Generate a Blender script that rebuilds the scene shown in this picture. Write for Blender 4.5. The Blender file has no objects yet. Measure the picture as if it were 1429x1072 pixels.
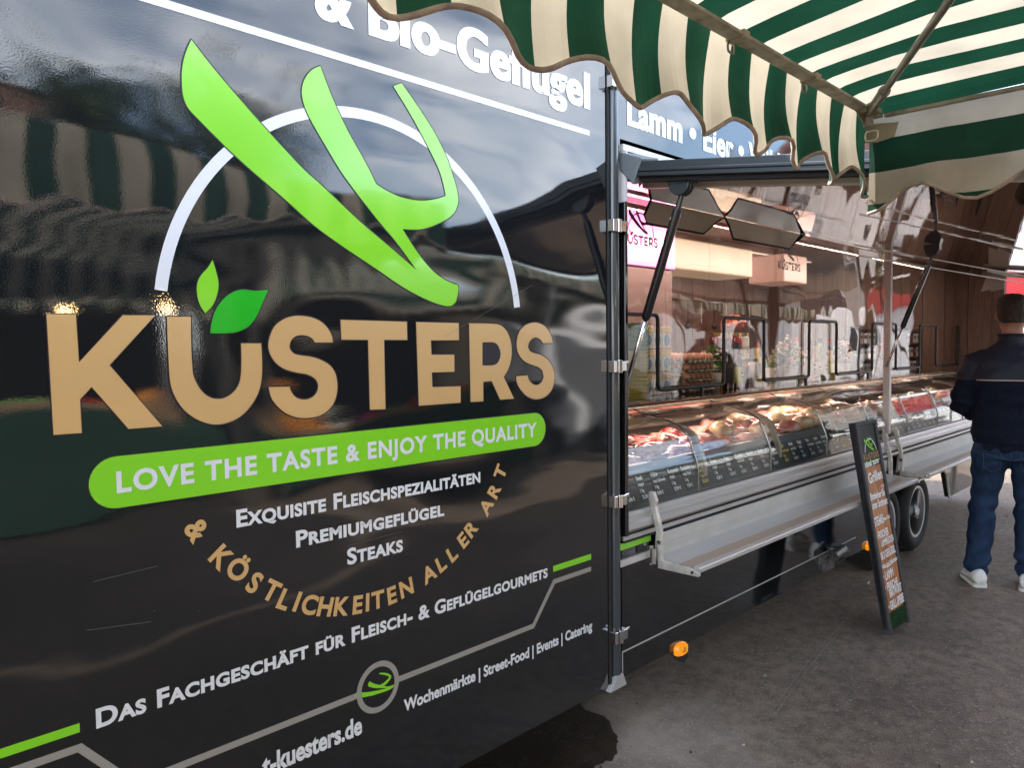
import bpy, bmesh, math, random
from math import sin, cos, pi, radians, sqrt, atan2, hypot
from mathutils import Vector, Matrix, noise
random.seed(7)
C = bpy.context.scene
COL = C.collection

# ------------------------------------------------------------------ camera, world, sun, exposure
CAM = Vector((0.0, -1.72, 1.52)); YAW, PITCH, ROLL = map(radians, (44.2, 2.8, -0.65)); FPX = 1073.0; CX, CY = 714.5, 536.0
_f = Vector((cos(YAW)*cos(PITCH), sin(YAW)*cos(PITCH), -sin(PITCH)))
_r0 = Vector((sin(YAW), -cos(YAW), 0)); _u0 = _r0.cross(_f)
_R = cos(ROLL)*_r0 + sin(ROLL)*_u0; _U = cos(ROLL)*_u0 - sin(ROLL)*_r0
cam = bpy.data.cameras.new('camera'); cam_o = bpy.data.objects.new('camera', cam); COL.objects.link(cam_o)
cam.sensor_width = 36; cam.lens = 36*FPX/1429; cam.clip_start = .02; cam.clip_end = 600
m = Matrix((_R, _U, -_f)).transposed().to_4x4(); m.translation = CAM; cam_o.matrix_world = m
C.camera = cam_o

SUN_EL, SUN_AZ = radians(44), radians(118)          # azimuth measured from +X towards +Y
w = bpy.data.worlds.new('World'); C.world = w; w.use_nodes = True
nt = w.node_tree; bg = nt.nodes['Background']
sky = nt.nodes.new('ShaderNodeTexSky'); sky.sky_type = 'NISHITA'; sky.sun_disc = False
sky.sun_elevation = SUN_EL; sky.sun_rotation = radians(90) - SUN_AZ; sky.dust_density = 1.2
tc = nt.nodes.new('ShaderNodeTexCoord'); mp = nt.nodes.new('ShaderNodeMapping'); mp.inputs['Scale'].default_value = (1, 1, 2.2)
nz = nt.nodes.new('ShaderNodeTexNoise'); nz.inputs['Scale'].default_value = 2.6; nz.inputs['Detail'].default_value = 9; nz.inputs['Roughness'].default_value = .62
cr = nt.nodes.new('ShaderNodeValToRGB'); cr.color_ramp.elements[0].position = .46; cr.color_ramp.elements[1].position = .66
mx = nt.nodes.new('ShaderNodeMix'); mx.data_type = 'RGBA'; mx.inputs[7].default_value = (9.5, 9.8, 10.4, 1)
nt.links.new(tc.outputs['Generated'], mp.inputs[0]); nt.links.new(mp.outputs[0], nz.inputs['Vector']); nt.links.new(nz.outputs[0], cr.inputs[0])
nt.links.new(cr.outputs[0], mx.inputs[0]); nt.links.new(sky.outputs[0], mx.inputs[6]); nt.links.new(mx.outputs[2], bg.inputs[0])
bg.inputs[1].default_value = .15
sl = bpy.data.lights.new('sun', 'SUN'); sl.energy = 3.2; sl.angle = radians(.5); sl.color = (1, .95, .87)
so = bpy.data.objects.new('sun', sl); COL.objects.link(so)
sd = Vector((cos(SUN_EL)*cos(SUN_AZ), cos(SUN_EL)*sin(SUN_AZ), sin(SUN_EL)))
so.rotation_euler = sd.to_track_quat('Z', 'Y').to_euler(); so.location = sd*50
vs = C.view_settings; vs.view_transform = 'Standard'; vs.look = 'None'; vs.exposure = 2.2; vs.gamma = 1; vs.use_curve_mapping = False
C.cycles.max_bounces = 12; C.cycles.transparent_max_bounces = 24; C.cycles.glossy_bounces = 6; C.cycles.use_denoising = True
C.cycles.caustics_reflective = False; C.cycles.caustics_refractive = False

# ------------------------------------------------------------------ measuring: where a sight line meets a real plane of the place
def ray(px, py): return _f + (px-CX)/FPX*_R - (py-CY)/FPX*_U
def onp(px, py, ax, val):
    d = ray(px, py); t = (val-CAM[ax])/d[ax]; return CAM + t*d
def onY(px, py, Y): return onp(px, py, 1, Y)
DOOR_Y = -.012
def dp(px, py, Y=DOOR_Y):
    p = onp(px, py, 1, Y); return (p.x, p.z)

# ------------------------------------------------------------------ materials
MATS = {}
def mat(name, col=(.5,.5,.5), rough=.5, metal=0, spec=.5, noise_amt=0, noise_scale=20, bump=0, bump_scale=60, coat=0, trans=0, col2=None, emit=None, estr=0, translucent=0, stretch=None, detail=6, ramp=(.35,.65), bump_dist=.01):
    if name in MATS: return MATS[name]
    M = bpy.data.materials.new(name); M.use_nodes = True; MATS[name] = M
    n = M.node_tree; b = n.nodes['Principled BSDF']; out = n.nodes['Material Output']
    b.inputs['Base Color'].default_value = (*col, 1); b.inputs['Roughness'].default_value = rough; b.inputs['Metallic'].default_value = metal
    b.inputs['Specular IOR Level'].default_value = spec; b.inputs['Coat Weight'].default_value = coat; b.inputs['Coat Roughness'].default_value = .06
    t = n.nodes.new('ShaderNodeTexCoord'); mpn = n.nodes.new('ShaderNodeMapping'); n.links.new(t.outputs['Object'], mpn.inputs[0])
    if stretch: mpn.inputs['Scale'].default_value = stretch
    csock = None
    if noise_amt or col2:
        a = n.nodes.new('ShaderNodeTexNoise'); a.inputs['Scale'].default_value = noise_scale; a.inputs['Detail'].default_value = detail; n.links.new(mpn.outputs[0], a.inputs['Vector'])
        r = n.nodes.new('ShaderNodeValToRGB'); r.color_ramp.elements[0].position, r.color_ramp.elements[1].position = ramp
        c2 = col2 or tuple(max(0, c*(1-noise_amt)) for c in col)
        r.color_ramp.elements[0].color = (*col, 1); r.color_ramp.elements[1].color = (*c2, 1)
        n.links.new(a.outputs[0], r.inputs[0]); n.links.new(r.outputs[0], b.inputs['Base Color']); csock = r.outputs[0]
        rr = n.nodes.new('ShaderNodeMath'); rr.operation = 'MULTIPLY_ADD'; rr.inputs[1].default_value = .16; rr.inputs[2].default_value = max(0, rough-.08)
        n.links.new(a.outputs[0], rr.inputs[0]); n.links.new(rr.outputs[0], b.inputs['Roughness'])
    if bump:
        a = n.nodes.new('ShaderNodeTexNoise'); a.inputs['Scale'].default_value = bump_scale; a.inputs['Detail'].default_value = 4; n.links.new(mpn.outputs[0], a.inputs['Vector'])
        bp = n.nodes.new('ShaderNodeBump'); bp.inputs['Strength'].default_value = bump; bp.inputs['Distance'].default_value = bump_dist
        n.links.new(a.outputs[0], bp.inputs['Height']); n.links.new(bp.outputs[0], b.inputs['Normal'])
    if emit: b.inputs['Emission Color'].default_value = (*emit, 1); b.inputs['Emission Strength'].default_value = estr
    if translucent:
        tr = n.nodes.new('ShaderNodeBsdfTranslucent'); tr.inputs[0].default_value = (*col, 1)
        if csock: n.links.new(csock, tr.inputs[0])
        ms = n.nodes.new('ShaderNodeMixShader'); ms.inputs[0].default_value = translucent
        n.links.new(b.outputs[0], ms.inputs[1]); n.links.new(tr.outputs[0], ms.inputs[2]); n.links.new(ms.outputs[0], out.inputs[0])
    return M

def glassmat(name, tint=(1,1,1), ior=1.5, rough=0.0, wave=0, wscale=2):
    M = bpy.data.materials.new(name); M.use_nodes = True; n = M.node_tree; n.nodes.remove(n.nodes['Principled BSDF']); out = n.nodes['Material Output']
    tr = n.nodes.new('ShaderNodeBsdfTransparent'); tr.inputs[0].default_value = (*tint, 1)
    gl = n.nodes.new('ShaderNodeBsdfGlossy'); gl.inputs['Roughness'].default_value = rough
    fr = n.nodes.new('ShaderNodeFresnel'); fr.inputs[0].default_value = ior
    ms = n.nodes.new('ShaderNodeMixShader')
    if wave:
        t = n.nodes.new('ShaderNodeTexCoord'); a = n.nodes.new('ShaderNodeTexNoise'); a.inputs['Scale'].default_value = wscale; a.inputs['Detail'].default_value = 1
        bp = n.nodes.new('ShaderNodeBump'); bp.inputs['Strength'].default_value = wave; bp.inputs['Distance'].default_value = .05
        n.links.new(t.outputs['Object'], a.inputs['Vector']); n.links.new(a.outputs[0], bp.inputs['Height']); n.links.new(bp.outputs[0], gl.inputs['Normal'])
    ge = n.nodes.new('ShaderNodeNewGeometry'); mi_ = n.nodes.new('ShaderNodeMix'); mi_.inputs[2].default_value = ior; mi_.inputs[3].default_value = 1/ior
    n.links.new(ge.outputs['Backfacing'], mi_.inputs[0]); n.links.new(mi_.outputs[0], fr.inputs[0])
    n.links.new(fr.outputs[0], ms.inputs[0]); n.links.new(tr.outputs[0], ms.inputs[1]); n.links.new(gl.outputs[0], ms.inputs[2]); n.links.new(ms.outputs[0], out.inputs[0])
    MATS[name] = M; return M

def filmmat(name, col, wave=.25):
    # glossy wrapped vinyl: slow waviness of the sheet plus fine orange peel
    M = bpy.data.materials.new(name); M.use_nodes = True; n = M.node_tree; b = n.nodes['Principled BSDF']; MATS[name] = M
    b.inputs['Base Color'].default_value = (*col, 1); b.inputs['Roughness'].default_value = .07; b.inputs['IOR'].default_value = 1.52
    b.inputs['Coat Weight'].default_value = .8; b.inputs['Coat Roughness'].default_value = .015
    t = n.nodes.new('ShaderNodeTexCoord')
    mp1 = n.nodes.new('ShaderNodeMapping'); mp1.inputs['Scale'].default_value = (1.0, 1, 2.6)
    a = n.nodes.new('ShaderNodeTexNoise'); a.inputs['Scale'].default_value = 1.25; a.inputs['Detail'].default_value = 1.5; a.inputs['Roughness'].default_value = .35
    n.links.new(t.outputs['Object'], mp1.inputs[0]); n.links.new(mp1.outputs[0], a.inputs['Vector'])
    b1 = n.nodes.new('ShaderNodeBump'); b1.inputs['Strength'].default_value = wave; b1.inputs['Distance'].default_value = .07
    n.links.new(a.outputs[0], b1.inputs['Height'])
    a2 = n.nodes.new('ShaderNodeTexNoise'); a2.inputs['Scale'].default_value = 260; a2.inputs['Detail'].default_value = 2
    n.links.new(t.outputs['Object'], a2.inputs['Vector'])
    b2 = n.nodes.new('ShaderNodeBump'); b2.inputs['Strength'].default_value = .022; b2.inputs['Distance'].default_value = .002
    n.links.new(a2.outputs[0], b2.inputs['Height']); n.links.new(b1.outputs[0], b2.inputs['Normal']); n.links.new(b2.outputs[0], b.inputs['Normal']); n.links.new(b2.outputs[0], b.inputs['Coat Normal'])
    # rubbed dust and fine scratches
    a3 = n.nodes.new('ShaderNodeTexNoise'); a3.inputs['Scale'].default_value = 5; a3.inputs['Detail'].default_value = 8
    n.links.new(t.outputs['Object'], a3.inputs['Vector'])
    r = n.nodes.new('ShaderNodeMapRange'); r.inputs[1].default_value = .4; r.inputs[2].default_value = .75; r.inputs[3].default_value = .010; r.inputs[4].default_value = .035
    n.links.new(a3.outputs[0], r.inputs[0]); n.links.new(r.outputs[0], b.inputs['Roughness'])
    return M

film = filmmat('anthracite vinyl film', (.010, .011, .013), .26)
film_low = filmmat('black skirt paint', (.007, .008, .009), .10)
green_v = mat('lime green vinyl', (.25, .72, .022), .18, coat=.6, bump=.05, bump_scale=200, bump_dist=.002)
green_d = mat('leaf green vinyl', (.01, .50, .015), .18, coat=.6, bump=.05, bump_scale=200, bump_dist=.002)
gold_v = mat('sand gold vinyl', (.68, .42, .17), .28, coat=.3, bump=.05, bump_scale=200, bump_dist=.002)
white_v = mat('white vinyl', (.80, .81, .84), .28, coat=.3)
grey_v = mat('warm grey vinyl', (.33, .31, .28), .3)
rim_v = mat('dark cut edge of vinyl', (.012, .008, .016), .5)
chrome = mat('chrome', (.75, .75, .76), .12, 1)
alu = mat('brushed aluminium', (.62, .61, .59), .36, .45, noise_amt=.07, noise_scale=3, stretch=(1, 90, 90))
alu_l = mat('pale anodised aluminium', (.66,.64,.60), .5, .1, noise_amt=.1, noise_scale=9)
alu_d = mat('dark anodised aluminium', (.07, .075, .08), .3, .7)
blackm = mat('black plastic', (.012, .012, .013), .35)
blackg = mat('gloss black paint', (.01, .01, .012), .12, coat=.5)
rubber = mat('black rubber', (.016, .016, .017), .75, bump=.2, bump_scale=90)
polegrey = mat('grey lacquered tube', (.07, .08, .09), .16, .35, coat=.8, bump=.04, bump_scale=5)
mirror = mat('smoked mirror sheet', (.62, .55, .52), .03, 1, bump=.10, bump_scale=1.6, bump_dist=.02)
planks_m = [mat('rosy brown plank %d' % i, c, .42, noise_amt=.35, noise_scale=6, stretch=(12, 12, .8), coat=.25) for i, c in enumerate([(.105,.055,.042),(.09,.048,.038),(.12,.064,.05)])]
cream_f = mat('cream canvas', (.52, .465, .37), .85, noise_amt=.28, noise_scale=7, bump=.22, bump_scale=25, translucent=.35, ramp=(.40,.78))
green_f = mat('bottle green canvas', (.007, .055, .030), .85, noise_amt=.25, noise_scale=9, bump=.18, bump_scale=25, translucent=.22)
piping_m = mat('beige piping', (.66, .54, .47), .8, noise_amt=.4, noise_scale=35, translucent=.2)
bar_m = mat('weathered beige bar', (.40, .36, .29), .6, noise_amt=.5, noise_scale=22, ramp=(.45,.7))
pane = glassmat('clear pane', (.93, .95, .94), 1.45, 0, .18, 2.2)
pane_up = glassmat('clear upper pane', (.94, .90, .88), 1.34, 0, .22, 2.0)

# ------------------------------------------------------------------ mesh builder
class MB:
    def __init__(s): s.v = []; s.f = []; s.mi = []
    def add(s, vs, fs, mi=0):
        o = len(s.v); s.v += [tuple(p) for p in vs]; s.f += [tuple(i+o for i in f) for f in fs]; s.mi += [mi]*len(fs); return s
    def box(s, x0, x1, y0, y1, z0, z1, mi=0, M=None):
        vs = [Vector(p) for p in ((x0,y0,z0),(x1,y0,z0),(x1,y1,z0),(x0,y1,z0),(x0,y0,z1),(x1,y0,z1),(x1,y1,z1),(x0,y1,z1))]
        if M: vs = [M @ p for p in vs]
        return s.add(vs, [(0,3,2,1),(4,5,6,7),(0,1,5,4),(1,2,6,5),(2,3,7,6),(3,0,4,7)], mi)
    def tube(s, pts, r, n=10, mi=0, cap=True, closed=False):
        pts = [Vector(p) for p in pts]; L = len(pts); rs = r if isinstance(r, (list, tuple)) else [r]*L
        vs = []; fs = []; prev = None
        for i, p in enumerate(pts):
            if closed: d = pts[(i+1) % L]-pts[i-1]
            else: d = pts[min(i+1, L-1)]-pts[max(i-1, 0)]
            d.normalize()
            a = prev if prev is not None else (Vector((0,0,1)) if abs(d.z) < .9 else Vector((1,0,0)))
            u = (a - d*a.dot(d)).normalized(); v = d.cross(u); prev = u
            vs += [p + rs[i]*(cos(2*pi*k/n)*u + sin(2*pi*k/n)*v) for k in range(n)]
        for i in range(L if closed else L-1):
            j = (i+1) % L
            fs += [(i*n+k, i*n+(k+1) % n, j*n+(k+1) % n, j*n+k) for k in range(n)]
        if cap and not closed: fs += [tuple(range(n))[::-1], tuple((L-1)*n+k for k in range(n))]
        return s.add(vs, fs, mi)
    def loft(s, rings, mi=0, cap=True):
        n = len(rings[0]); vs = [p for r in rings for p in r]; fs = []
        for i in range(len(rings)-1): fs += [(i*n+k, i*n+(k+1) % n, (i+1)*n+(k+1) % n, (i+1)*n+k) for k in range(n)]
        if cap: fs += [tuple(range(n))[::-1], tuple((len(rings)-1)*n+k for k in range(n))]
        return s.add(vs, fs, mi)
    def lathe(s, prof, c=(0,0,0), n=16, mi=0, axis='Z', cap=True):
        rings = []
        for r, h in prof:
            ring = []
            for k in range(n):
                a = 2*pi*k/n
                p = (r*cos(a), r*sin(a), h) if axis == 'Z' else ((r*cos(a), h, r*sin(a)) if axis == 'Y' else (h, r*cos(a), r*sin(a)))
                ring.append((p[0]+c[0], p[1]+c[1], p[2]+c[2]))
            rings.append(ring)
        return s.loft(rings, mi, cap)
    def prism(s, poly, y0, y1, mi=0, plane='XZ'):
        n = len(poly)
        def P(a, b, d): return (a, d, b) if plane == 'XZ' else ((d, a, b) if plane == 'YZ' else (a, b, d))
        vs = [P(a, b, y0) for a, b in poly] + [P(a, b, y1) for a, b in poly]
        fs = [tuple(range(n)), tuple(range(2*n-1, n-1, -1))] + [(k, k+n, (k+1) % n+n, (k+1) % n) for k in range(n)]
        return s.add(vs, fs, mi)
    def build(s, name, mats, parent=None, smooth=False, bevel=0, loc=None):
        me = bpy.data.meshes.new(name); base = Vector((0,0,0))
        if parent is not None: base = abs_loc(parent)
        if loc is not None: base = Vector(loc)
        me.from_pydata([tuple(Vector(p)-base) for p in s.v], [], s.f); me.update()
        bm = bmesh.new(); bm.from_mesh(me); bmesh.ops.recalc_face_normals(bm, faces=bm.faces)
        bm.to_mesh(me); bm.free()
        for mm in (mats if isinstance(mats, (list, tuple)) else [mats]): me.materials.append(mm)
        for p, i in zip(me.polygons, s.mi): p.material_index = i; p.use_smooth = smooth
        o = bpy.data.objects.new(name, me); COL.objects.link(o)
        if parent is not None:
            o.parent = parent; o.location = (0,0,0)
            if loc is not None: o.location = base-abs_loc(parent)
        elif loc is not None: o.location = base
        if bevel:
            b = o.modifiers.new('b', 'BEVEL'); b.width = bevel; b.segments = 2; b.limit_method = 'ANGLE'; b.angle_limit = radians(40)
            b.harden_normals = False
        return o
def abs_loc(o):
    v = Vector(o.location)
    while o.parent: o = o.parent; v += Vector(o.location)
    return v
def tag(o, label=None, cat=None, group=None, kind=None):
    if label: o['label'] = label
    if cat: o['category'] = cat
    if group: o['group'] = group
    if kind: o['kind'] = kind
    return o
def thing(name, loc, label, cat, group=None, rz=0):
    o = bpy.data.objects.new(name, None); o.empty_display_size = .1; COL.objects.link(o); o.location = loc; o.rotation_euler.z = rz
    return tag(o, label, cat, group)
def copy_tree(o, parent=None):
    c = o.copy(); COL.objects.link(c)
    if parent is not None: c.parent = parent
    for ch in list(o.children): copy_tree(ch, c)
    return c
def smooth_auto(o, ang=40):
    me = o.data
    for p in me.polygons: p.use_smooth = True
    bm = bmesh.new(); bm.from_mesh(me)
    for e in bm.edges:
        if len(e.link_faces) == 2 and e.calc_face_angle(0) > radians(ang): e.smooth = False
    bm.to_mesh(me); bm.free(); return o

# ------------------------------------------------------------------ lettering (Blender's own typeface, thickened outline)
CH = "ABCDEFGHIJKLMNOPQRSTUVWXYZÄÖÜßabcdefghijklmnopqrstuvwxyzäöü0123456789&-|.,•€/"
_tmp = []
for c in ['HH']+['H'+c+'H' for c in CH]+list(CH):
    cu = bpy.data.curves.new('t', 'FONT'); cu.body = c; cu.resolution_u = 5; ob = bpy.data.objects.new('t', cu); COL.objects.link(ob); _tmp.append(ob)
bpy.context.view_layer.update(); dg = bpy.context.evaluated_depsgraph_get()
GL = {}; ADV = {}
HHW = _tmp[0].dimensions.x
for i, c in enumerate(CH):
    ADV[c] = _tmp[1+i].dimensions.x-HHW
    me = bpy.data.meshes.new_from_object(_tmp[1+len(CH)+i].evaluated_get(dg))
    GL[c] = ([v.co.xy.copy() for v in me.vertices], [tuple(p.vertices) for p in me.polygons]); bpy.data.meshes.remove(me)
for ob in _tmp:
    cu = ob.data; bpy.data.objects.remove(ob); bpy.data.curves.remove(cu)
ADV[' '] = .28
CAPH = max(v.y for v in GL['H'][0])
_gb = {}
def glyph(c, bold):
    k = (c, bold)
    if k in _gb: return _gb[k]
    vs, fs = GL[c]
    # weld, drop degenerate
    bm = bmesh.new(); bv = [bm.verts.new((v.x, v.y, 0)) for v in vs]
    for f in fs:
        try: bm.faces.new([bv[i] for i in f])
        except Exception: pass
    bmesh.ops.remove_doubles(bm, verts=bm.verts, dist=1e-4)
    bmesh.ops.dissolve_degenerate(bm, dist=1e-5, edges=bm.edges)
    bm.normal_update()
    for f in bm.faces:
        if f.normal.z < 0: f.normal_flip()
    off = {v: [] for v in bm.verts}
    for e in bm.edges:
        if len(e.link_faces) == 1:
            f = e.link_faces[0]; l = [l for l in f.loops if l.edge == e][0]
            a = l.vert.co; b = l.link_loop_next.vert.co; d = (b-a)
            if d.length < 1e-6: continue
            n_ = Vector((d.y, -d.x, 0)).normalized(); off[e.verts[0]].append(n_); off[e.verts[1]].append(n_)
    mv = {}
    for v, ns in off.items():
        if len(ns) >= 2:
            s_ = ns[0]+ns[1]
            if s_.length > .25: mv[v] = s_/s_.length*bold/max(.45, (s_.length/2))
            else: mv[v] = ns[0]*bold
        elif ns: mv[v] = ns[0]*bold
    for v, d in mv.items(): v.co += d
    bm.verts.index_update()
    r = ([(v.co.x, v.co.y) for v in bm.verts], [tuple(v.index for v in f.verts) for f in bm.faces]); bm.free()
    _gb[k] = r; return r
def layout(text, bold=.0, smallcaps=False, track=.0):
    """list of (glyph points, faces), width; unit cap height"""
    out = []; x = 0; first = True
    for i, c in enumerate(text):
        s_ = 1.0; g = c
        if smallcaps and c.islower(): g = c.upper() if c != 'ß' else 'ß'; s_ = .76
        if g == ' ': x += ADV[' ']+track; continue
        vs, fs = glyph(g, bold/s_)
        out.append(([((x+vx*s_)/CAPH, vy*s_/CAPH) for vx, vy in vs], fs)); x += (ADV[g])*s_+track
    xs = [p[0] for o in out for p in o[0]]
    x0, x1 = min(xs), max(xs)
    return [([(a-x0, b) for a, b in o[0]], o[1]) for o in out], x1-x0
def letters(mb, text, X0, X1, z0, cap, Y, bold=.0, smallcaps=False, track=0, mi=0, M=None, width_of=None, smear=0):
    if smear:
        for q, dx in enumerate((-smear, smear)): letters(mb, text, X0+dx*cap, X1+dx*cap, z0, cap, Y-.0003*(q+1), bold, smallcaps, track, mi, M, width_of)
    L, wd = layout(text, bold, smallcaps, track)
    if width_of: wref = layout(width_of, bold, smallcaps, track)[1]
    else: wref = wd
    sx = (X1-X0)/wref
    for gi, (vs, fs) in enumerate(L):
        P = []
        for a, b in vs:
            p = Vector((X0+a*sx, Y-.00012*(gi % 2), z0+b*cap))
            P.append(M @ p if M else p)
        mb.add(P, fs, mi)
    return mb
def smoothpoly(pts, sub=5, corner=38):
    n = len(pts); P = [Vector(p) for p in pts]; out = []
    def iscorner(i):
        a = P[i]-P[i-1]; b = P[(i+1) % n]-P[i]
        return a.length == 0 or b.length == 0 or a.angle(b) > radians(corner)
    cn = [iscorner(i) for i in range(n)]
    for i in range(n):
        j = (i+1) % n; p0, p1 = P[i], P[j]; L = (p1-p0).length
        def tan(k):
            t = P[(k+1) % n]-P[k-1]; return t.normalized()*L
        if cn[i] and cn[j]: out.append(p0); continue
        t0 = tan(i) if not cn[i] else None; t1 = tan(j) if not cn[j] else None
        if t0 is None: t0 = 2*(p1-p0)-t1 if False else (p1-p0)*1.5-t1*.5
        if t1 is None: t1 = (p1-p0)*1.5-t0*.5
        for q in range(sub):
            t = q/sub; h = 2*t**3-3*t**2+1, t**3-2*t**2+t, -2*t**3+3*t**2, t**3-t**2
            out.append(h[0]*p0+h[1]*t0+h[2]*p1+h[3]*t1)
    return [(p.x, p.y) for p in out]
from mathutils.geometry import tessellate_polygon
def fill(mb, loops, Y, mi=0, M=None):
    L3 = [[Vector((a, b, 0)) for a, b in lp] for lp in loops]; flat = [p for lp in L3 for p in lp]
    tr = tessellate_polygon(L3); vs = [Vector((p.x, Y, p.y)) for p in flat]
    if M: vs = [M @ v for v in vs]
    mb.add(vs, [tuple(t) for t in tr], mi)
def zoompts(s, ox, oy, pts): return [(x/s+ox, y/s+oy) for x, y in pts]
def toplane(pts, Y=DOOR_Y): return [dp(x, y, Y) for x, y in pts]

# logo outlines, measured on the door
K_ = zoompts(3.5725, 40, 400, [(88,137),(234,139),(250,378),(468,143),(630,143),(402,392),(665,697),(497,710),(313,500),(255,563),(264,730),(123,740)])
U_ = zoompts(3.5725, 40, 400, [(688,149),(808,150),(816,420),(835,480),(870,530),(905,553),(938,560),(975,555),(1015,530),(1045,490),(1058,430),(1058,283),(1158,283),(1162,430),(1150,510),(1120,575),(1070,635),(1010,672),(935,688),(860,672),(790,630),(740,570),(710,500),(700,430)])
S_ = zoompts(5.496, 360, 420, [(572,318),(433,318),(420,295),(390,273),(340,262),(290,270),(255,300),(240,345),(250,380),(280,407),(330,418),(420,432),(500,462),(555,500),(590,555),(605,620),(605,690),(585,770),(540,835),(470,880),(390,897),(310,895),(230,870),(160,820),(105,750),(80,662),(240,658),(255,700),(290,740),(345,757),(400,747),(440,715),(460,665),(452,620),(420,585),(370,562),(300,550),(210,525),(140,480),(95,415),(78,350),(90,270),(130,190),(200,138),(270,117),(340,115),(420,130),(490,165),(540,220),(565,270)])
T_ = zoompts(5.496, 360, 420, [(632,145),(1140,160),(1143,299),(965,298),(976,830),(857,835),(843,298),(638,297)])
E_ = zoompts(5.496, 560, 420, [(112,162),(438,170),(440,300),(225,302),(229,413),(404,413),(405,543),(232,548),(236,662),(453,655),(453,780),(133,804)])
R_ = zoompts(5.496, 560, 420, [(518,172),(720,177),(765,190),(805,230),(835,300),(845,380),(838,460),(815,530),(783,583),(862,750),(757,758),(692,615),(626,620),(627,770),(530,775)])
RC = zoompts(5.496, 560, 420, [(620,318),(705,318),(735,335),(757,385),(757,430),(738,475),(705,493),(620,495)])
S2 = zoompts(5.496, 560, 420, [(1162,323),(1083,323),(1068,300),(1040,282),(1010,285),(980,315),(970,355),(985,385),(1015,400),(1070,415),(1115,445),(1150,490),(1170,550),(1172,610),(1155,675),(1115,725),(1065,750),(1010,752),(955,725),(910,675),(885,625),(880,578),(967,572),(980,610),(1010,640),(1045,645),(1075,620),(1090,580),(1080,535),(1050,508),(1000,490),(940,460),(900,410),(885,360),(885,300),(905,235),(945,190),(1000,168),(1050,170),(1100,195),(1140,250)])
LF1 = zoompts(5.954, 200, 340, [(573,137),(602,230),(622,330),(612,420),(575,510),(513,578),(465,500),(443,400),(450,320),(480,260),(530,205)])
LF2 = zoompts(5.954, 200, 340, [(1037,382),(985,500),(940,600),(880,680),(800,725),(720,742),(556,744),(565,660),(600,550),(660,465),(740,405),(820,383),(930,393)])
SW = [(266.8,55.1),(258.8,73.6),(254.1,93.7),(253.4,113.9),(255.4,134),(260.5,147.5),(268.9,158.4),(331,220),(400,280.3),(437.8,314.3),(475.6,342),(526,376),(561,400),(591.5,416.4),(614,425.2),(628,427),(635.6,421.4),(638.9,408.8),(638.9,397.5),(621.7,391),(601.6,376),(581.4,350.9),(561.3,319.4),(589,319.4),(614,310.5),(631.8,299.2),(638.9,282.8),(638,268),(633,249),(621.7,216.4),(601.6,177.3),(560,115.6),(548.7,120),(576.4,166),(601.6,213.8),(614.2,241.6),(621.7,273),(606.6,278),(586.4,279.9),(561.3,275.6),(541,266.8),(524.7,256.7),(508.3,223.9),(485.7,183.6),(465.5,140.8),(446.6,91.7),(432.8,99.2),(422.7,115.6),(421.4,135.7),(430.2,161),(452.9,201.3),(480.6,246.6),(531,312),(551,335.7),(581.4,377.3),(551,350.9),(500.8,308),(450.4,260.2),(427.7,240),(408,220),(364.6,172.7),(300.8,98.8)]
KP, UP, SP, TP, EP, RP, S2P = [smoothpoly(toplane(q)) for q in (K_, U_, S_, T_, E_, R_, S2)]
RCP = smoothpoly(toplane(RC)); L1P = smoothpoly(toplane(LF1)); L2P = smoothpoly(toplane(LF2)); SWP = smoothpoly(toplane(SW), 4, 34)
def circ3(pts):
    import numpy as np
    A = np.array([[2*x, 2*z, 1] for x, z in pts]); b = np.array([x*x+z*z for x, z in pts]); s_ = np.linalg.lstsq(A, b, rcond=None)[0]
    return s_[0], s_[1], sqrt(s_[2]+s_[0]**2+s_[1]**2)
ARC = circ3(toplane([(216,403.8),(366,171),(508.3,148.3),(614,206.3),(689.7,310.5),(727.5,429)]))
def arcband(cx, cz, r0, r1, a0, a1, n=64):
    o = [(cx+r1*cos(a0+(a1-a0)*k/n), cz+r1*sin(a0+(a1-a0)*k/n)) for k in range(n+1)]
    i = [(cx+r0*cos(a0+(a1-a0)*k/n), cz+r0*sin(a0+(a1-a0)*k/n)) for k in range(n+1)]
    return o, i
def band(mb, o, i, Y, mi=0, M=None):
    n = len(o); vs = [Vector((x, Y, z)) for x, z in o]+[Vector((x, Y, z)) for x, z in i]
    if M: vs = [M @ v for v in vs]
    mb.add(vs, [(k, k+1, n+k+1, n+k) for k in range(n-1)], mi)
def path_band(mb, pts, wd, Y, mi=0):
    P = [Vector(p) for p in pts]; L = []; R = []
    for i in range(len(P)):
        a = (P[i]-P[i-1]).normalized() if i > 0 else (P[1]-P[0]).normalized()
        b = (P[i+1]-P[i]).normalized() if i < len(P)-1 else a
        n_ = Vector((-a.y, a.x))+Vector((-b.y, b.x)); n_.normalize(); k = wd/2/max(.5, n_.dot(Vector((-a.y, a.x))))
        L.append(tuple(P[i]+n_*k)); R.append(tuple(P[i]-n_*k))
    band(mb, L, R, Y, mi)
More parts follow.
